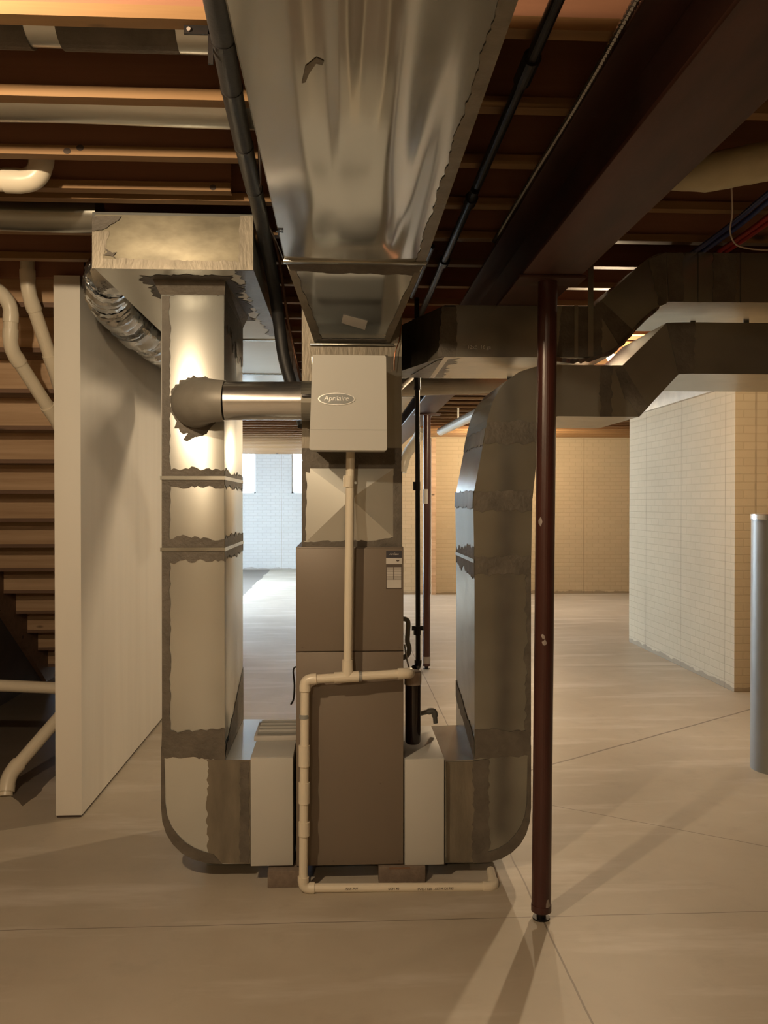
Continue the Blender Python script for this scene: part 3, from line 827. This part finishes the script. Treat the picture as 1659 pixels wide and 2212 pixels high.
arcR = [(1147, 1610), (1147, 1745), (1144, 1775), (1137, 1800), (1124, 1823), (1106, 1841), (1084, 1854), (1055, 1862), (1020, 1864), (961, 1864), (961, 1644), (1025, 1641), (1025, 1610)]
MB().prism([P3(u, v) for u, v in arcR], (0, RB - RYF, 0)).build('foot_elbow', M_GALVD, rr_, smooth=False)
for cs, rg in (([(1045, 958), (1160, 958), (1168, 912), (1055, 912)], (0, 2)), ([(1023, 1104), (1148, 1104), (1150, 1060), (1024, 1062)], (0, 2)),
               ([(1026, 1242), (1146, 1242), (1146, 1200), (1025, 1202)], (0, 2)), ([(1026, 1640), (1146, 1632), (1146, 1578), (1026, 1576)], (0, 2)),
               ([(1135, 1590), (1147, 1590), (1147, 1240), (1138, 1240)], (3,)),
               ([(1296, 900), (1322, 900), (1322, 790), (1300, 790)], (1, 3)), ([(1348, 855), (1381, 900), (1400, 880), (1345, 789), (1330, 800)], (0,)),
               ([(1440, 697), (1466, 808), (1498, 807), (1500, 697)], (2,))):
    mastic(rr_, cs, my, rg, .006, .003)
mastic(rr_, [(965, 1862), (1054, 1862), (1054, 1645), (963, 1646)], my, (1,), .006, .003, M_MASTL)
mastic(rr_, [(1022, 1862), (1056, 1862), (1056, 1640), (1022, 1644)], my - .002, (1, 3), .006, .002)
outR = arcR[0:9]; inR = [(1140, 1640), (1138, 1735), (1134, 1762), (1126, 1784), (1114, 1802), (1098, 1820), (1078, 1832), (1056, 1840), (1034, 1845)]
mb = MB().prism([P3(u, v, my) for u, v in outR] + [P3(u, v, my) for u, v in reversed(inR)], (0, -.003, 0))
bmesh.ops.triangulate(mb.bm, faces=[f for f in mb.bm.faces if len(f.verts) > 4]); mb.build('mastic_band', M_MAST, rr_, smooth=False)
# seams and sealant on the left side of the duct, which looks bright
zz = lambda v: W(1025, v, Y=RYF).z
MB().box(rx0 - .004, rx0, RYF, RB, zz(1216), zz(1208)).build('drive_cleat', M_GALVD, rr_)
mastic3(rr_, [(rx0 - .0006, RYF, zz(1250)), (rx0 - .0006, RYF, zz(1180)), (rx0 - .0006, RB, zz(1195)), (rx0 - .0006, RB, zz(1235))], (-1, 0, 0), (1, 3), .012, .003)
mastic3(rr_, [(rx0 - .0006, RYF, zz(1640)), (rx0 - .0006, RYF, zz(1600)), (rx0 - .0006, RB, zz(1530)), (rx0 - .0006, RB, zz(1570))], (-1, 0, 0), (1, 3), .008, .003)
for va, vb in ((1060, 1098), (925, 960)):
    a1 = W(1023 if va > 1000 else 1050, va, Y=RYF); b1 = W(1022 if va > 1000 else 1044, vb, Y=RYF)
    nn = Vector((-(a1.z - b1.z), 0, a1.x - b1.x)).normalized()
    o_ = nn * .001
    mastic3(rr_, [(b1.x + o_.x, RYF, b1.z + o_.z), (a1.x + o_.x, RYF, a1.z + o_.z), (a1.x + o_.x, RB, a1.z + o_.z), (b1.x + o_.x, RB, b1.z + o_.z)], nn, (1, 3), .006, .003, M_MASTL)
for u in (1497, 1275):
    pass

# ================================================================== UPPER RIGHT DUCT
UY, UB = 3.65, 4.28
ud = thing('branch_duct', 'upper flat branch duct running right beneath the beam and stepping up at an angled bend', 'duct', (1.2, UY, 2.2))
U = lambda u, v, Y=UY: P3(u, v, Y)
zb, zt = W(1000, 770, Y=UY).z, W(1000, 660, Y=UY).z
ux = W(960, 700, Y=UY).x
MB().prism([(PLX1 + .001, 4.15, zb), (ux, UY, zb), (ux + .05, UY, zb), (ux + .05, UB, zb), (PLX1 + .001, UB, zb)], (0, 0, zt - zb)).build('takeoff', M_MASTL, ud)
MB().prism([U(u, v) for u, v in ((960, 659), (1285, 661), (1285, 772), (960, 771))], (0, UB - UY, 0)).build('level_section', M_GALVD, ud)
offp = [(1285, 661), (1385, 570), (1400, 558), (1418, 549), (1440, 545), (1440, 656), (1425, 662), (1320, 768), (1300, 772), (1285, 772)]
MB().prism([U(u, v) for u, v in offp], (0, UB - UY, 0)).build('offset_section', M_GALVD, ud, smooth=False)
MB().prism([U(u, v) for u, v in ((1440, 545), (1960, 549), (1960, 656), (1440, 652))], (0, UB - UY, 0)).build('level_section', M_GALVD, ud)
uy = UY - .001
for cs, rg in (([(945, 770), (985, 772), (985, 662), (955, 662)], (1, 3)), ([(1205, 771), (1300, 772), (1300, 662), (1215, 662)], (1, 3)),
               ([(1340, 750), (1372, 718), (1300, 650), (1285, 661)], (0, 2)), ([(1425, 660), (1440, 655), (1440, 545), (1400, 560)], (3,)),
               ([(1445, 652), (1475, 652), (1475, 546), (1440, 546)], (1,)), ([(1540, 652), (1590, 653), (1590, 547), (1540, 546)], (1, 3))):
    mastic(ud, cs, uy, rg, .005, .003)
for u0, u1 in ((1240, 1248), (1508, 1516), (1600, 1606)):
    a_ = 660 if u0 < 1300 else 546; b_ = 772 if u0 < 1300 else 654
    p = W(u0, a_, Y=uy); q2 = W(u1, b_, Y=uy)
    MB().box(p.x, q2.x, uy - .006, uy + .001, q2.z, p.z).build('standing_seam', M_GALVD, ud)
lettering('12x8  16 ga', .022, W(1035, 750, Y=UY - .004), M_PAPER, ud, ext=.0003, name='stamped_lettering')
ub = mastic3(ud, [(ux + .06, UY + .03, zb - .0006), (ux + .06, UB, zb - .0006), (ux - .03, UB, zb - .0006), (ux - .1, UB - .1, zb - .0006), (ux - .02, UY + .1, zb - .0006)], (0, 0, -1), (0,), .02, .002, M_MASTL)
lo_ = thing('foil_flap', 'crumpled strip of bright foil tape between the two angled duct bends', 'foil', (1.8, 3.7, 2.2))
fp = bez([W(1195, 772, Y=3.62), W(1240, 778, Y=3.62), W(1290, 770, Y=3.62), W(1340, 745, Y=3.62), W(1390, 690, Y=3.62), W(1425, 662, Y=3.62)], 6)
mb = MB(); prev = None
for i, p in enumerate(fp):
    jx = random.uniform(-.006, .006)
    a_ = mb.bm.verts.new((p.x, 3.625 + jx, p.z - .012 + random.uniform(-.004, .004))); b_ = mb.bm.verts.new((p.x + .004, 3.63 + jx, p.z + .006)); c_ = mb.bm.verts.new((p.x + .004, 3.75, p.z + .004))
    if prev: mb.bm.faces.new((prev[0], a_, b_, prev[1])); mb.bm.faces.new((prev[1], b_, c_, prev[2]))
    prev = (a_, b_, c_)
fo = mb.build('foil_strip', M_SHINY, lo_, smooth=False)
sol = fo.modifiers.new('thick', 'SOLIDIFY'); sol.thickness = .001

def strap(u, v0, v1, Y, label, wpx=10, top=None):
    p0 = W(u - wpx / 2, v0, Y=Y); p1 = W(u + wpx / 2, v1, Y=Y)
    t = MB().box(p0.x, p1.x, Y - .0015, Y, p1.z, p0.z if top is None else top).build('hanger_strap', M_GALVD)
    return tag(t, label, 'strap', 'metal straps holding the right-hand ducts')
strap(1276, 580, 770, UY - .006, 'thin metal strap on the upper right duct just right of the red post', 11, JB)
strap(1497, 640, 698, UY + .40, 'metal strap between the two right ducts, left one of the far pair', 11, JB)
strap(1612, 640, 704, UY + .40, 'metal strap between the two right ducts, nearest the right edge', 12, JB)
strap(1101, 760, 826, UB + .01, 'metal strap hanging above the curved shoulder of the right return duct', 11, JB)

# ================================================================== FILTER CABINETS, BLOCKS
def cabinet(u0, u1, v0, v1, label, Yb):
    a = W(u0, v1, Y=FYF); b = W(u1, v0, Y=FYF)
    t = thing('filter_cabinet', label, 'cabinet', (a.x, FYF, a.z), 'white filter cabinets beside the furnace')
    MB().box(a.x, b.x, FYF + .010, Yb, a.z, b.z, .002).build('housing', M_WHITE, t)
    MB().box(a.x + .001, b.x - .001, FYF, FYF + .010, a.z + .001, b.z - .001, .002).build('access_door', M_WHITE, t)
    return a, b
ca, cb2 = cabinet(541, 633, 1636, 1872, 'white sheet metal filter cabinet left of the furnace', 4.08)
cabinet(874, 960, 1638, 1870, 'white sheet metal filter cabinet right of the furnace', 4.08)
# loose filter lying on the left cabinet
ff = thing('air_filter', 'worn pleated filter lying on top of the left white cabinet', 'filter', (ca.x + .05, 3.9, cb2.z))
MB().box(ca.x - .01, FX0 - .004, 3.80, 4.06, cb2.z, cb2.z + .022, .003).build('frame', M_PAPER, ff)
mb = MB()
for i in range(12):
    yy = 3.815 + i * .0195
    mb.prism([(ca.x + .004, yy, cb2.z + .022), (ca.x + .004, yy + .0095, cb2.z + .030 + .002 * (i % 3)), (ca.x + .004, yy + .019, cb2.z + .022)], (FX0 - .02 - ca.x, 0, 0))
mb.build('pleats', M_GALV, ff)
def block(u0, u1, v0, v1, label, dep=.2):
    b = W(u1, v1, Z=0.0); Yf = b.y
    a = W(u0, v0, Y=Yf)
    o = MB().box(a.x, W(u1, v1, Y=Yf).x, Yf, Yf + dep, 0.0, FZ0 - .001, .003).build('support_block', M_BRICK)
    return tag(o, label, 'block', 'concrete blocks under the furnace')
block(578, 657, 1886, 1917, 'brown concrete block under the left front corner of the furnace')
block(818, 919, 1880, 1907, 'brown concrete block under the right front corner of the furnace')
for bx_, lb in ((FX0 + .03, 'left'), (FX1 - .13, 'right')):
    o = MB().box(bx_, bx_ + .10, 4.05, 4.25, 0, FZ0 - .001, .003).build('support_block', M_BRICK)
    tag(o, 'dark concrete block under the %s rear corner of the furnace' % lb, 'block', 'concrete blocks under the furnace')
for x0_, x1_, lb in ((lx0 + .16, lx1 + .1, 'left'), (rx0 - .08, rx0 + .10, 'right')):
    o = MB().box(x0_, x1_, 3.75, 4.1, 0, W(0, 1866, Y=RYF).z - .001, .003).build('support_block', M_GREY)
    tag(o, 'low grey block under the foot of the %s return duct' % lb, 'block', 'concrete blocks under the furnace')
for u0, u1, lb in ((600, 640, 'left'), (840, 885, 'right')):
    a = W(u0, 1878, Y=3.56); b = W(u1, 1872, Y=3.56)
    o = MB().box(a.x, b.x, 3.535, 3.548, FZ0 - .012, FZ0 - .003).build('wood_shim', M_STAIRD)
    tag(o, 'thin reddish shim on the %s front block under the furnace' % lb, 'shim', 'shims under the furnace')

# ================================================================== PIPES
def run(name, label, cat, pts, r, m=None, group=None, coll=1.28, fit=True, ends=(False, False), bend=None, seg=18):
    """rigid pipe of straight lengths joined by elbow fittings"""
    m = m or M_PVC
    pts = [Vector(p) for p in pts]
    t = thing(name, label, cat, pts[0], group)
    bend = bend or r * 2.2
    for i in range(len(pts) - 1):
        MB().tube([pts[i], pts[i + 1]] if False else [pts[i].lerp(pts[i + 1], (bend * .6 / (pts[i + 1] - pts[i]).length if i > 0 else 0)),
                  pts[i + 1].lerp(pts[i], (bend * .6 / (pts[i + 1] - pts[i]).length if i < len(pts) - 2 else 0))], r, seg).build('pipe', m, t)
    if fit:
        for i in range(1, len(pts) - 1):
            d1 = (pts[i - 1] - pts[i]).normalized(); d2 = (pts[i + 1] - pts[i]).normalized()
            pp = [pts[i] + d1 * bend * 1.7, pts[i] + d1 * bend]
            rr2 = [r * coll, r * coll]
            for k in range(1, 8):
                s_ = k / 8
                pp.append(pts[i] + d1 * bend * (1 - s_) ** 2 + d2 * bend * s_ ** 2); rr2.append(r * (coll - .06))
            pp += [pts[i] + d2 * bend, pts[i] + d2 * bend * 1.7]; rr2 += [r * coll, r * coll]
            MB().tube(pp, rr2, seg).build('elbow', m, t)
    return t
def coupling(t, a, b, r, m=None):
    MB().tube([a, b], r, 18).build('coupling', m or M_PVC, t)

DY = 3.47
D = lambda u, v, Y=DY: W(u, v, Y=Y)
pr = .0178
dr = run('condensate_drain', 'white plastic condensate drain running down the furnace front and along the floor', 'pipe',
         [D(887, 1452, 3.70), D(884, 1454), D(659, 1468), D(655, 1918), D(1067, 1916), W(1060, 1880, Y=3.60)], pr, bend=.027)
MB().tube([D(757, 974), D(751, 1448)], pr, 18).build('pipe', M_PVC, dr)
MB().tube([D(751, 1425), D(751, 1460)], pr * 1.25, 18).tube([D(722, 1464), D(775, 1461)], pr * 1.25, 18).build('tee', M_PVC, dr)
coupling(dr, D(754, 1028), D(753, 1052), pr * 1.3)
for va, vb in ((1610, 1655), (1690, 1735), (1775, 1805)):
    coupling(dr, D(657, va), D(657, vb), pr * 1.25)
for a_, b_ in (((776, 1461), (782, 1461)), ((657, 1543), (657, 1552))):
    coupling(dr, D(*a_), D(*b_), pr * 1.12, M_GREY)
for u, s_ in ((760, 'NSF-PW'), (850, 'SCH 40'), (940, 'PVC-1120   ASTM D1785')):
    p = D(u, 1916); lettering(s_, .014, (p.x, DY - pr * 1.02, p.z), M_INKB, dr, ext=.0004)

# trap on the right cabinet
cx = W(892, 1500, Y=3.72)
tz0, tz1 = cb2.z + .004, W(892, 1478, Y=3.72).z
tp = thing('condensate_trap', 'dark upright cylinder standing on the right white cabinet beside the furnace', 'trap', (cx.x, 3.72, tz0))
MB().tube([(cx.x, 3.72, tz0), (cx.x, 3.72, tz0 + .01), (cx.x, 3.72, tz1)], [.028, .034, .034], 26).build('body', M_TRAP, tp)
MB().tube([(cx.x, 3.72, tz1), (cx.x, 3.72, tz1 + .055), (cx.x, 3.72, tz1 + .06)], [.037, .037, .030], 26).build('cap', M_WIRE, tp)

# gas pipe: along the joists, down behind the duct to the furnace
gy = 4.42
g1 = W(903, 1440, Y=gy)
gas = run('gas_pipe', 'thin black iron gas pipe dropping beside the furnace from the ceiling', 'pipe',
          [(g1.x - .008, gy, 2.64), (g1.x - .004, gy, 2.2), (g1.x, gy, g1.z), (FX1 + .03, gy - .12, g1.z - .03), (FX1 + .002, 4.2, g1.z - .03)], .0125, M_IRON, coll=1.5, bend=.02)
for v in (700, 1050, 1362):
    p = W(899 + (v - 800) * .004, v, Y=gy)
    coupling(gas, p + Vector((0, 0, -.022)), p + Vector((0, 0, .022)), .019, M_IRON)
p = W(902, 1357, Y=gy); MB().tube([(p.x - .03, gy, p.z), (p.x + .03, gy, p.z)], .012, 12).build('valve', M_IRON, gas)
gp = run('gas_line', 'black iron gas line running away along the joists beside the main duct', 'pipe',
         [(.478, 1.0, 2.690), (.478, 3.0, 2.690), (.470, 6.5, 2.690)], .0165, M_IRON, fit=False)
for yy in (2.12, 2.18, 3.1, 3.9): coupling(gp, (.478, yy, 2.69), (.478, yy + .06, 2.69), .0235, M_IRON)
run('conduit_pipe', 'slim dark pipe beside the gas line close to the plenum', 'pipe', [(.40, 3.7, 2.69), (.385, 4.6, 2.69)], .010, M_IRON, fit=False)

# armoured cable along the beam
pts = []; rs = []; y = 0.9
while y < 3.66:
    pts.append((.662 + .004 * math.sin(y * 3.1), y, 2.703 + .003 * math.sin(y * 5))); rs.append(.0065 if len(pts) % 2 else .0105); y += .009
o = MB().tube(pts, rs, 8).build('armored_cable', mat('cable_armour', (0.42, 0.42, 0.42), 0.22, 0.9)); tag(o, 'ribbed silver armoured cable clipped along the beam top edge', 'cable')

# refrigerant line set
rp = bez([(-.245, .9, 2.685), (-.262, 1.6, 2.685), (-.275, 2.0, 2.680), (-.290, 2.4, 2.680), (-.300, 2.9, 2.680), (-.300, 3.15, 2.675),
          W(578, 545, Y=3.62), W(592, 620, Y=3.88), W(603, 700, Y=3.97), W(613, 770, Y=3.98), W(628, 826, Y=3.98), W(645, 880, Y=3.95), W(656, 920, Y=3.92)], 8)
rl = thing('refrigerant_line', 'thick black foam-wrapped refrigerant line left of the main duct, curving down behind the bypass pipe', 'pipe', (-.25, 2, 2.65))
MB().tube(rp, .0285, 20).build('insulation', M_BLACK, rl)
for i in (11, 17, 22, 28, 36):
    MB().tube([rp[i], rp[i].lerp(rp[i + 1], .35)], .0305, 20).build('tape_wrap', M_IRON, rl)
sl = bez([(-.215, .9, 2.70), (-.232, 2.0, 2.70), (-.245, 2.6, 2.69), W(562, 440, Y=3.15), W(572, 470, Y=3.3), W(600, 545, Y=3.6), W(622, 690, Y=3.85), W(640, 780, Y=3.9), W(650, 822, Y=3.86)], 8)
tag(MB().tube(sl, .006, 10).build('copper_line', mat('tarnished_copper', (0.10, 0.05, 0.03), 0.35, 0.7, .1, 10)), 'thin dull copper line following the black insulated line', 'pipe')
wr = bez([W(543, 330, Z=2.69), W(548, 372, Z=2.68), W(560, 398, Z=2.67), W(556, 420, Z=2.66), W(563, 445, Z=2.66), W(572, 470, Z=2.66), W(596, 520, Z=2.65), W(612, 560, Z=2.65)], 8)
tag(MB().tube(wr, .0026, 8).build('thermostat_wire', M_WIRE), 'pale thermostat wire dangling between the black line and main duct', 'wire')
hb = thing('pipe_hanger', 'small black strap hanger holding the insulated line to a joist', 'hanger', (-.33, 2.05, 2.72))
MB().box(-.372, -.29, 2.075, 2.082, 2.70, 2.72).box(-.315, -.303, 2.075, 2.082, 2.63, 2.72).build('bracket', M_IRON, hb)
MB().tube([(-.36, 2.074, 2.709), (-.36, 2.070, 2.709)], .005, 8).build('nail', M_CHIP, hb)

# thin copper wire right of plenum, flexible conduit low right
cw = bez([W(868, 700, Y=3.56), W(862, 735, Y=3.56), W(853, 765, Y=3.55), W(852, 800, Y=3.56)], 6)
tag(MB().tube(cw, .0022, 8).build('copper_wire', M_COPPER), 'thin bent copper wire at the right edge of the plenum', 'wire')
fx = bez([Vector((FX1 - .001, 3.85, W(866, 1336, Y=3.85).z)), W(880, 1340, Y=3.85), W(881, 1365, Y=3.85), W(880, 1385, Y=3.85), W(884, 1400, Y=3.85), W(880, 1415, Y=3.84), Vector((FX1 - .001, 3.84, W(868, 1425, Y=3.84).z))], 6)
tag(MB().tube(fx, .011, 12).build('flexible_conduit', M_GREY), 'short grey flexible conduit looping out of the furnace right side', 'conduit')
hz = bez([W(874, 1392, Y=3.68), W(878, 1420, Y=3.68), W(884, 1444, Y=3.68)], 5)
tag(MB().tube(hz, .0035, 8).build('clear_tube', M_SHINY), 'thin clear tube leading down into the dark cylinder', 'tube')
hs = bez([Vector((FX0 + .002, 3.9, W(637, 1440, Y=3.9).z)), W(634, 1445, Y=3.9), W(636, 1480, Y=3.9), W(634, 1510, Y=3.9), W(628, 1522, Y=3.9)], 5)
tag(MB().tube(hs, .004, 8).build('black_wire', M_IRON), 'short black wire hanging from the left side of the furnace', 'wire')
oo = run('drain_elbow', 'small dark pipe elbow dropping onto the right cabinet behind the dark cylinder', 'pipe',
         [W(905, 1542, Y=4.0), W(938, 1534, Y=4.0), W(941, 1562, Y=4.0)], .011, M_GREY, coll=1.35, bend=.018)
# shaft of the gas cock clip
# sheet metal ducts in the joist bays (left)
def baypipe(yc, zc, r, x0, x1, m, label, tape=None):
    t = thing('branch_pipe', label, 'pipe', (x0, yc, zc))
    pts = [(x0 + (x1 - x0) * i / 40, yc + .004 * math.sin(i * .7), zc + .003 * math.sin(i * .45)) for i in range(41)]
    MB().tube(pts, r, 28).build('pipe', m, t)
    if tape:
        for (a, b) in tape: MB().tube([(a, yc, zc), (b, yc, zc)], r + .004, 28).build('mastic_band', M_MAST, t)
    return t
baypipe(2.27, 2.835, .072, -4.4, -.12, M_GALV, 'round metal branch pipe in the first joist bay with dark sealant patches', [(-1.6, -.80), (-.72, -.42)])
baypipe(2.655, 2.815, .080, -4.4, -.12, M_GALV, 'round metal branch pipe in the second joist bay, plain and shiny')
baypipe(3.48, 2.735, .072, -4.4, TX0 + .01, M_GALVD, 'round metal branch pipe entering the left side of the taped box end')

# PVC on the left
run('vent_pipe', 'thick white pipe at the left edge under the joists with an upward elbow', 'pipe',
    [W(-260, 380, Y=3.05), W(86, 392, Y=3.05), W(92, 300, Y=3.05)], .038, coll=1.13, bend=.07, seg=26)
run('waste_pipe', 'white waste pipe right of its twin, slanting down behind the partition end', 'pipe',
    [Vector((W(58, 540, Y=4.37).x, 4.37, 2.98)), W(60, 628, Y=4.37), W(120, 805, Y=4.62), W(134, 850, Y=4.74)], .034, coll=1.12, bend=.06, seg=24)
run('waste_pipe', 'white waste pipe nearest the left edge with two bends, slanting behind the partition', 'pipe',
    [Vector((W(-75, 540, Y=4.37).x, 4.37, 2.98)), W(-72, 565, Y=4.37), W(24, 655, Y=4.37), W(22, 752, Y=4.39), W(120, 905, Y=4.72), W(138, 935, Y=4.80)], .034, coll=1.12, bend=.055, seg=24)
run('drain_pipe', 'white drain pipe lying nearly level behind the left partition end', 'pipe',
    [W(-130, 1475, Y=5.4), W(160, 1488, Y=5.4)], .036, fit=False, seg=24)
run('drain_pipe', 'white drain pipe slanting down to an upright stub in the floor at the left edge', 'pipe',
    [W(170, 1500, Y=5.2), W(18, 1676, Y=4.75), (W(12, 1720, Z=0).x, 4.70, 0)], .036, coll=1.2, bend=.05, seg=24)

# far white pipes
run('white_pipe', 'large white pipe crossing level behind the right ducts', 'pipe', [W(840, 838, Y=5.6), W(1240, 824, Y=5.6)], .058, mat('matte_white_pipe', (0.60, 0.56, 0.48), 0.5), fit=False, seg=28)
run('white_pipe', 'short white pipe angled away beside the plenum under the branch duct', 'pipe', [W(862, 840, Y=4.34), W(920, 788, Y=5.0)], .014, coll=1.2, fit=False)
run('far_drain', 'far white pipe slanting under the joists beside the curved duct', 'pipe', [W(952, 932, Y=11.6), W(1046, 886, Y=8.6)], .055, fit=False)
_h = W(952, 932, Y=11.6).lerp(W(1046, 886, Y=8.6), (11.6 - 10.18) / 3.0)
_fd = [o for o in bpy.data.objects if o.name == 'far_drain'][0]
MB().box(_h.x - .01, _h.x + .01, 10.172, 10.182, _h.z + .04, JB + .01).build('strap', M_GALVD, _fd)
run('far_branch_pipe', 'far white branched pipe just right of the plenum side', 'pipe', [W(868, 1020, Y=9.4), W(876, 985, Y=9.4), W(896, 955, Y=9.3), W(912, 930, Y=9.2)], .05, coll=1.15, bend=.07)
o = MB().box(W(932, 1100, Y=YA - .06).x, W(941, 1100, Y=YA - .06).x, YA - .06, YA - .001, 0, 2.7).build('wall_stud', M_STAIR)
tag(o, 'upright pale stud standing against the far cream wall', 'stud')
# second duct behind, left of the beam
fd = thing('far_duct', 'far shiny flat duct alongside the beam beyond the furnace', 'duct', (.45, 8, 2.45))
MB().box(.28, .60, 5.2, 13.5, 2.45, 2.70, .003).build('duct_body', M_GALVD, fd)
for yy in (7.0, 8.4, 9.8): MB().box(.276, .604, yy, yy + .03, 2.446, 2.702).build('drive_cleat', M_SHINY, fd)

# PEX and wires upper right
for i, (dx, m, c) in enumerate(((0, M_BLUE, 'blue'), (.035, M_BLUE, 'blue'), (.105, M_REDP, 'red'), (.135, M_REDP, 'red'))):
    pts = bez([(1.50 + dx, 2.4, 2.70), (1.52 + dx, 3.0, 2.68), (1.54 + dx, 3.5, 2.675), (1.55 + dx, 4.4, 2.69), (1.55 + dx, 6, 2.70)], 6)
    lab = '%s plastic water tube under the right joists, %s of its pair' % (c, 'left' if i % 2 == 0 else 'right')
    tag(MB().tube(pts, .0105, 12).build('water_tube', m), lab, 'tube', 'coloured water tubes at upper right')
wl = bez([W(1580, 400, Y=2.95), W(1582, 460, Y=3.0), W(1577, 500, Y=3.15), W(1590, 528, Y=3.2), W(1625, 538, Y=3.2), W(1670, 540, Y=3.2)], 8)
tag(MB().tube(wl, .003, 8).build('electric_cable', M_WIRE), 'thin cable looping below the joists at upper right', 'wire')
# cream flexible duct
pts = []; rs = []
for i in range(60):
    t = i / 59
    p = Vector((1.02 + 1.3 * t, 2.72 - .42 * t, 2.610 + .05 * math.sin(t * 3) + .02 * t))
    pts.append(p); rs.append((.058 + .008 * t) * min(1, .35 + t * 6) + (.0012 if i % 3 == 0 else 0))
fd2 = thing('flexible_duct', 'fat cream plastic-wrapped duct at the upper right, disappearing above the beam', 'duct', (1.4, 2.6, 2.6))
MB().tube(pts, rs, 24).build('sleeve', M_CREAM, fd2)
MB().tube([pts[38], pts[39]], .069, 24).build('seam_tape', M_CREAM, fd2)
# crumpled silver flexible duct above partition
pts = []; rs = []
cen = bez([(-.93, 3.86, 2.64), (-1.05, 3.98, 2.62), (-1.13, 4.28, 2.59), (-1.15, 4.7, 2.57), (-1.14, 5.2, 2.56), (-1.14, 6.0, 2.57), (-1.14, 7.4, 2.58)], 26)
for i, p in enumerate(cen):
    pts.append(p + Vector((0, 0, .004 * math.sin(i * 1.3)))); rs.append(.100 + .010 * math.sin(i * 1.05) + .004 * math.sin(i * 2.7 + 1))
sf = MB().tube(pts, rs, 40)
for v in sf.bm.verts:
    v.co += Vector((random.uniform(-1, 1), random.uniform(-1, 1), random.uniform(-1, 1))) * .0035
tag(sf.build('foil_duct', mat('crinkled_foil', (0.62, 0.65, 0.68), 0.2, 0.95, .08, 12, bmp=.5, bscale=26)), 'crumpled silver foil duct squeezed between the partition top and the overhead duct', 'duct')

# ================================================================== STAIRCASE
sc_ = thing('staircase', 'unfinished pine staircase seen from behind, descending away left of the partition', 'stairs', (-2.0, 4.5, 0))
SX0, SX1 = -2.60, PX0 - .02
for k in range(14):
    z = 2.62 - .19 * k; yk = 4.52 + .249 * k
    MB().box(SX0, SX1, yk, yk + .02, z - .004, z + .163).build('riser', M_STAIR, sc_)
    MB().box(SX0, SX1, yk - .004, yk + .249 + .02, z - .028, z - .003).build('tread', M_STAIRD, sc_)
tag(MB().box(-4.48, PX1, 4.42, 4.46, 2.722, CEIL).build('stair_header', M_OSB), 'brown header board above the top of the staircase', 'board')
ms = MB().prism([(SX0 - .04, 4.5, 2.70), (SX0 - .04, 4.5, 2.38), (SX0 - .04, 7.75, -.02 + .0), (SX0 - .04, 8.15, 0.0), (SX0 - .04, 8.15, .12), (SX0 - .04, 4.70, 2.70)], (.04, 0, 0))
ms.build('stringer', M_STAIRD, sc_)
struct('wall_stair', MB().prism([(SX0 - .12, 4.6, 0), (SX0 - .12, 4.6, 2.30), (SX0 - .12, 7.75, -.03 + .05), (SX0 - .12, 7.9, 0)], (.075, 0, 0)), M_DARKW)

# ================================================================== GREY CYLINDER
gc = W(1634, 1680, Z=0)
gr = .155
gcx = W(1632, 1500, Y=4.92).x + gr
gt = thing('grey_cylinder', 'tall grey metal cylinder with a shiny rim standing at the right edge', 'cylinder', (gcx, 4.95, 0))
zc = W(1640, 1122, Y=4.95).z
MB().tube([(gcx, 4.95, 0), (gcx, 4.95, zc)], gr, 48).build('shell', M_GREY, gt)
MB().tube([(gcx, 4.95, zc), (gcx, 4.95, zc + .03), (gcx, 4.95, zc + .034)], [gr + .004, gr + .004, gr - .004], 48).build('rim', M_SHINY, gt)
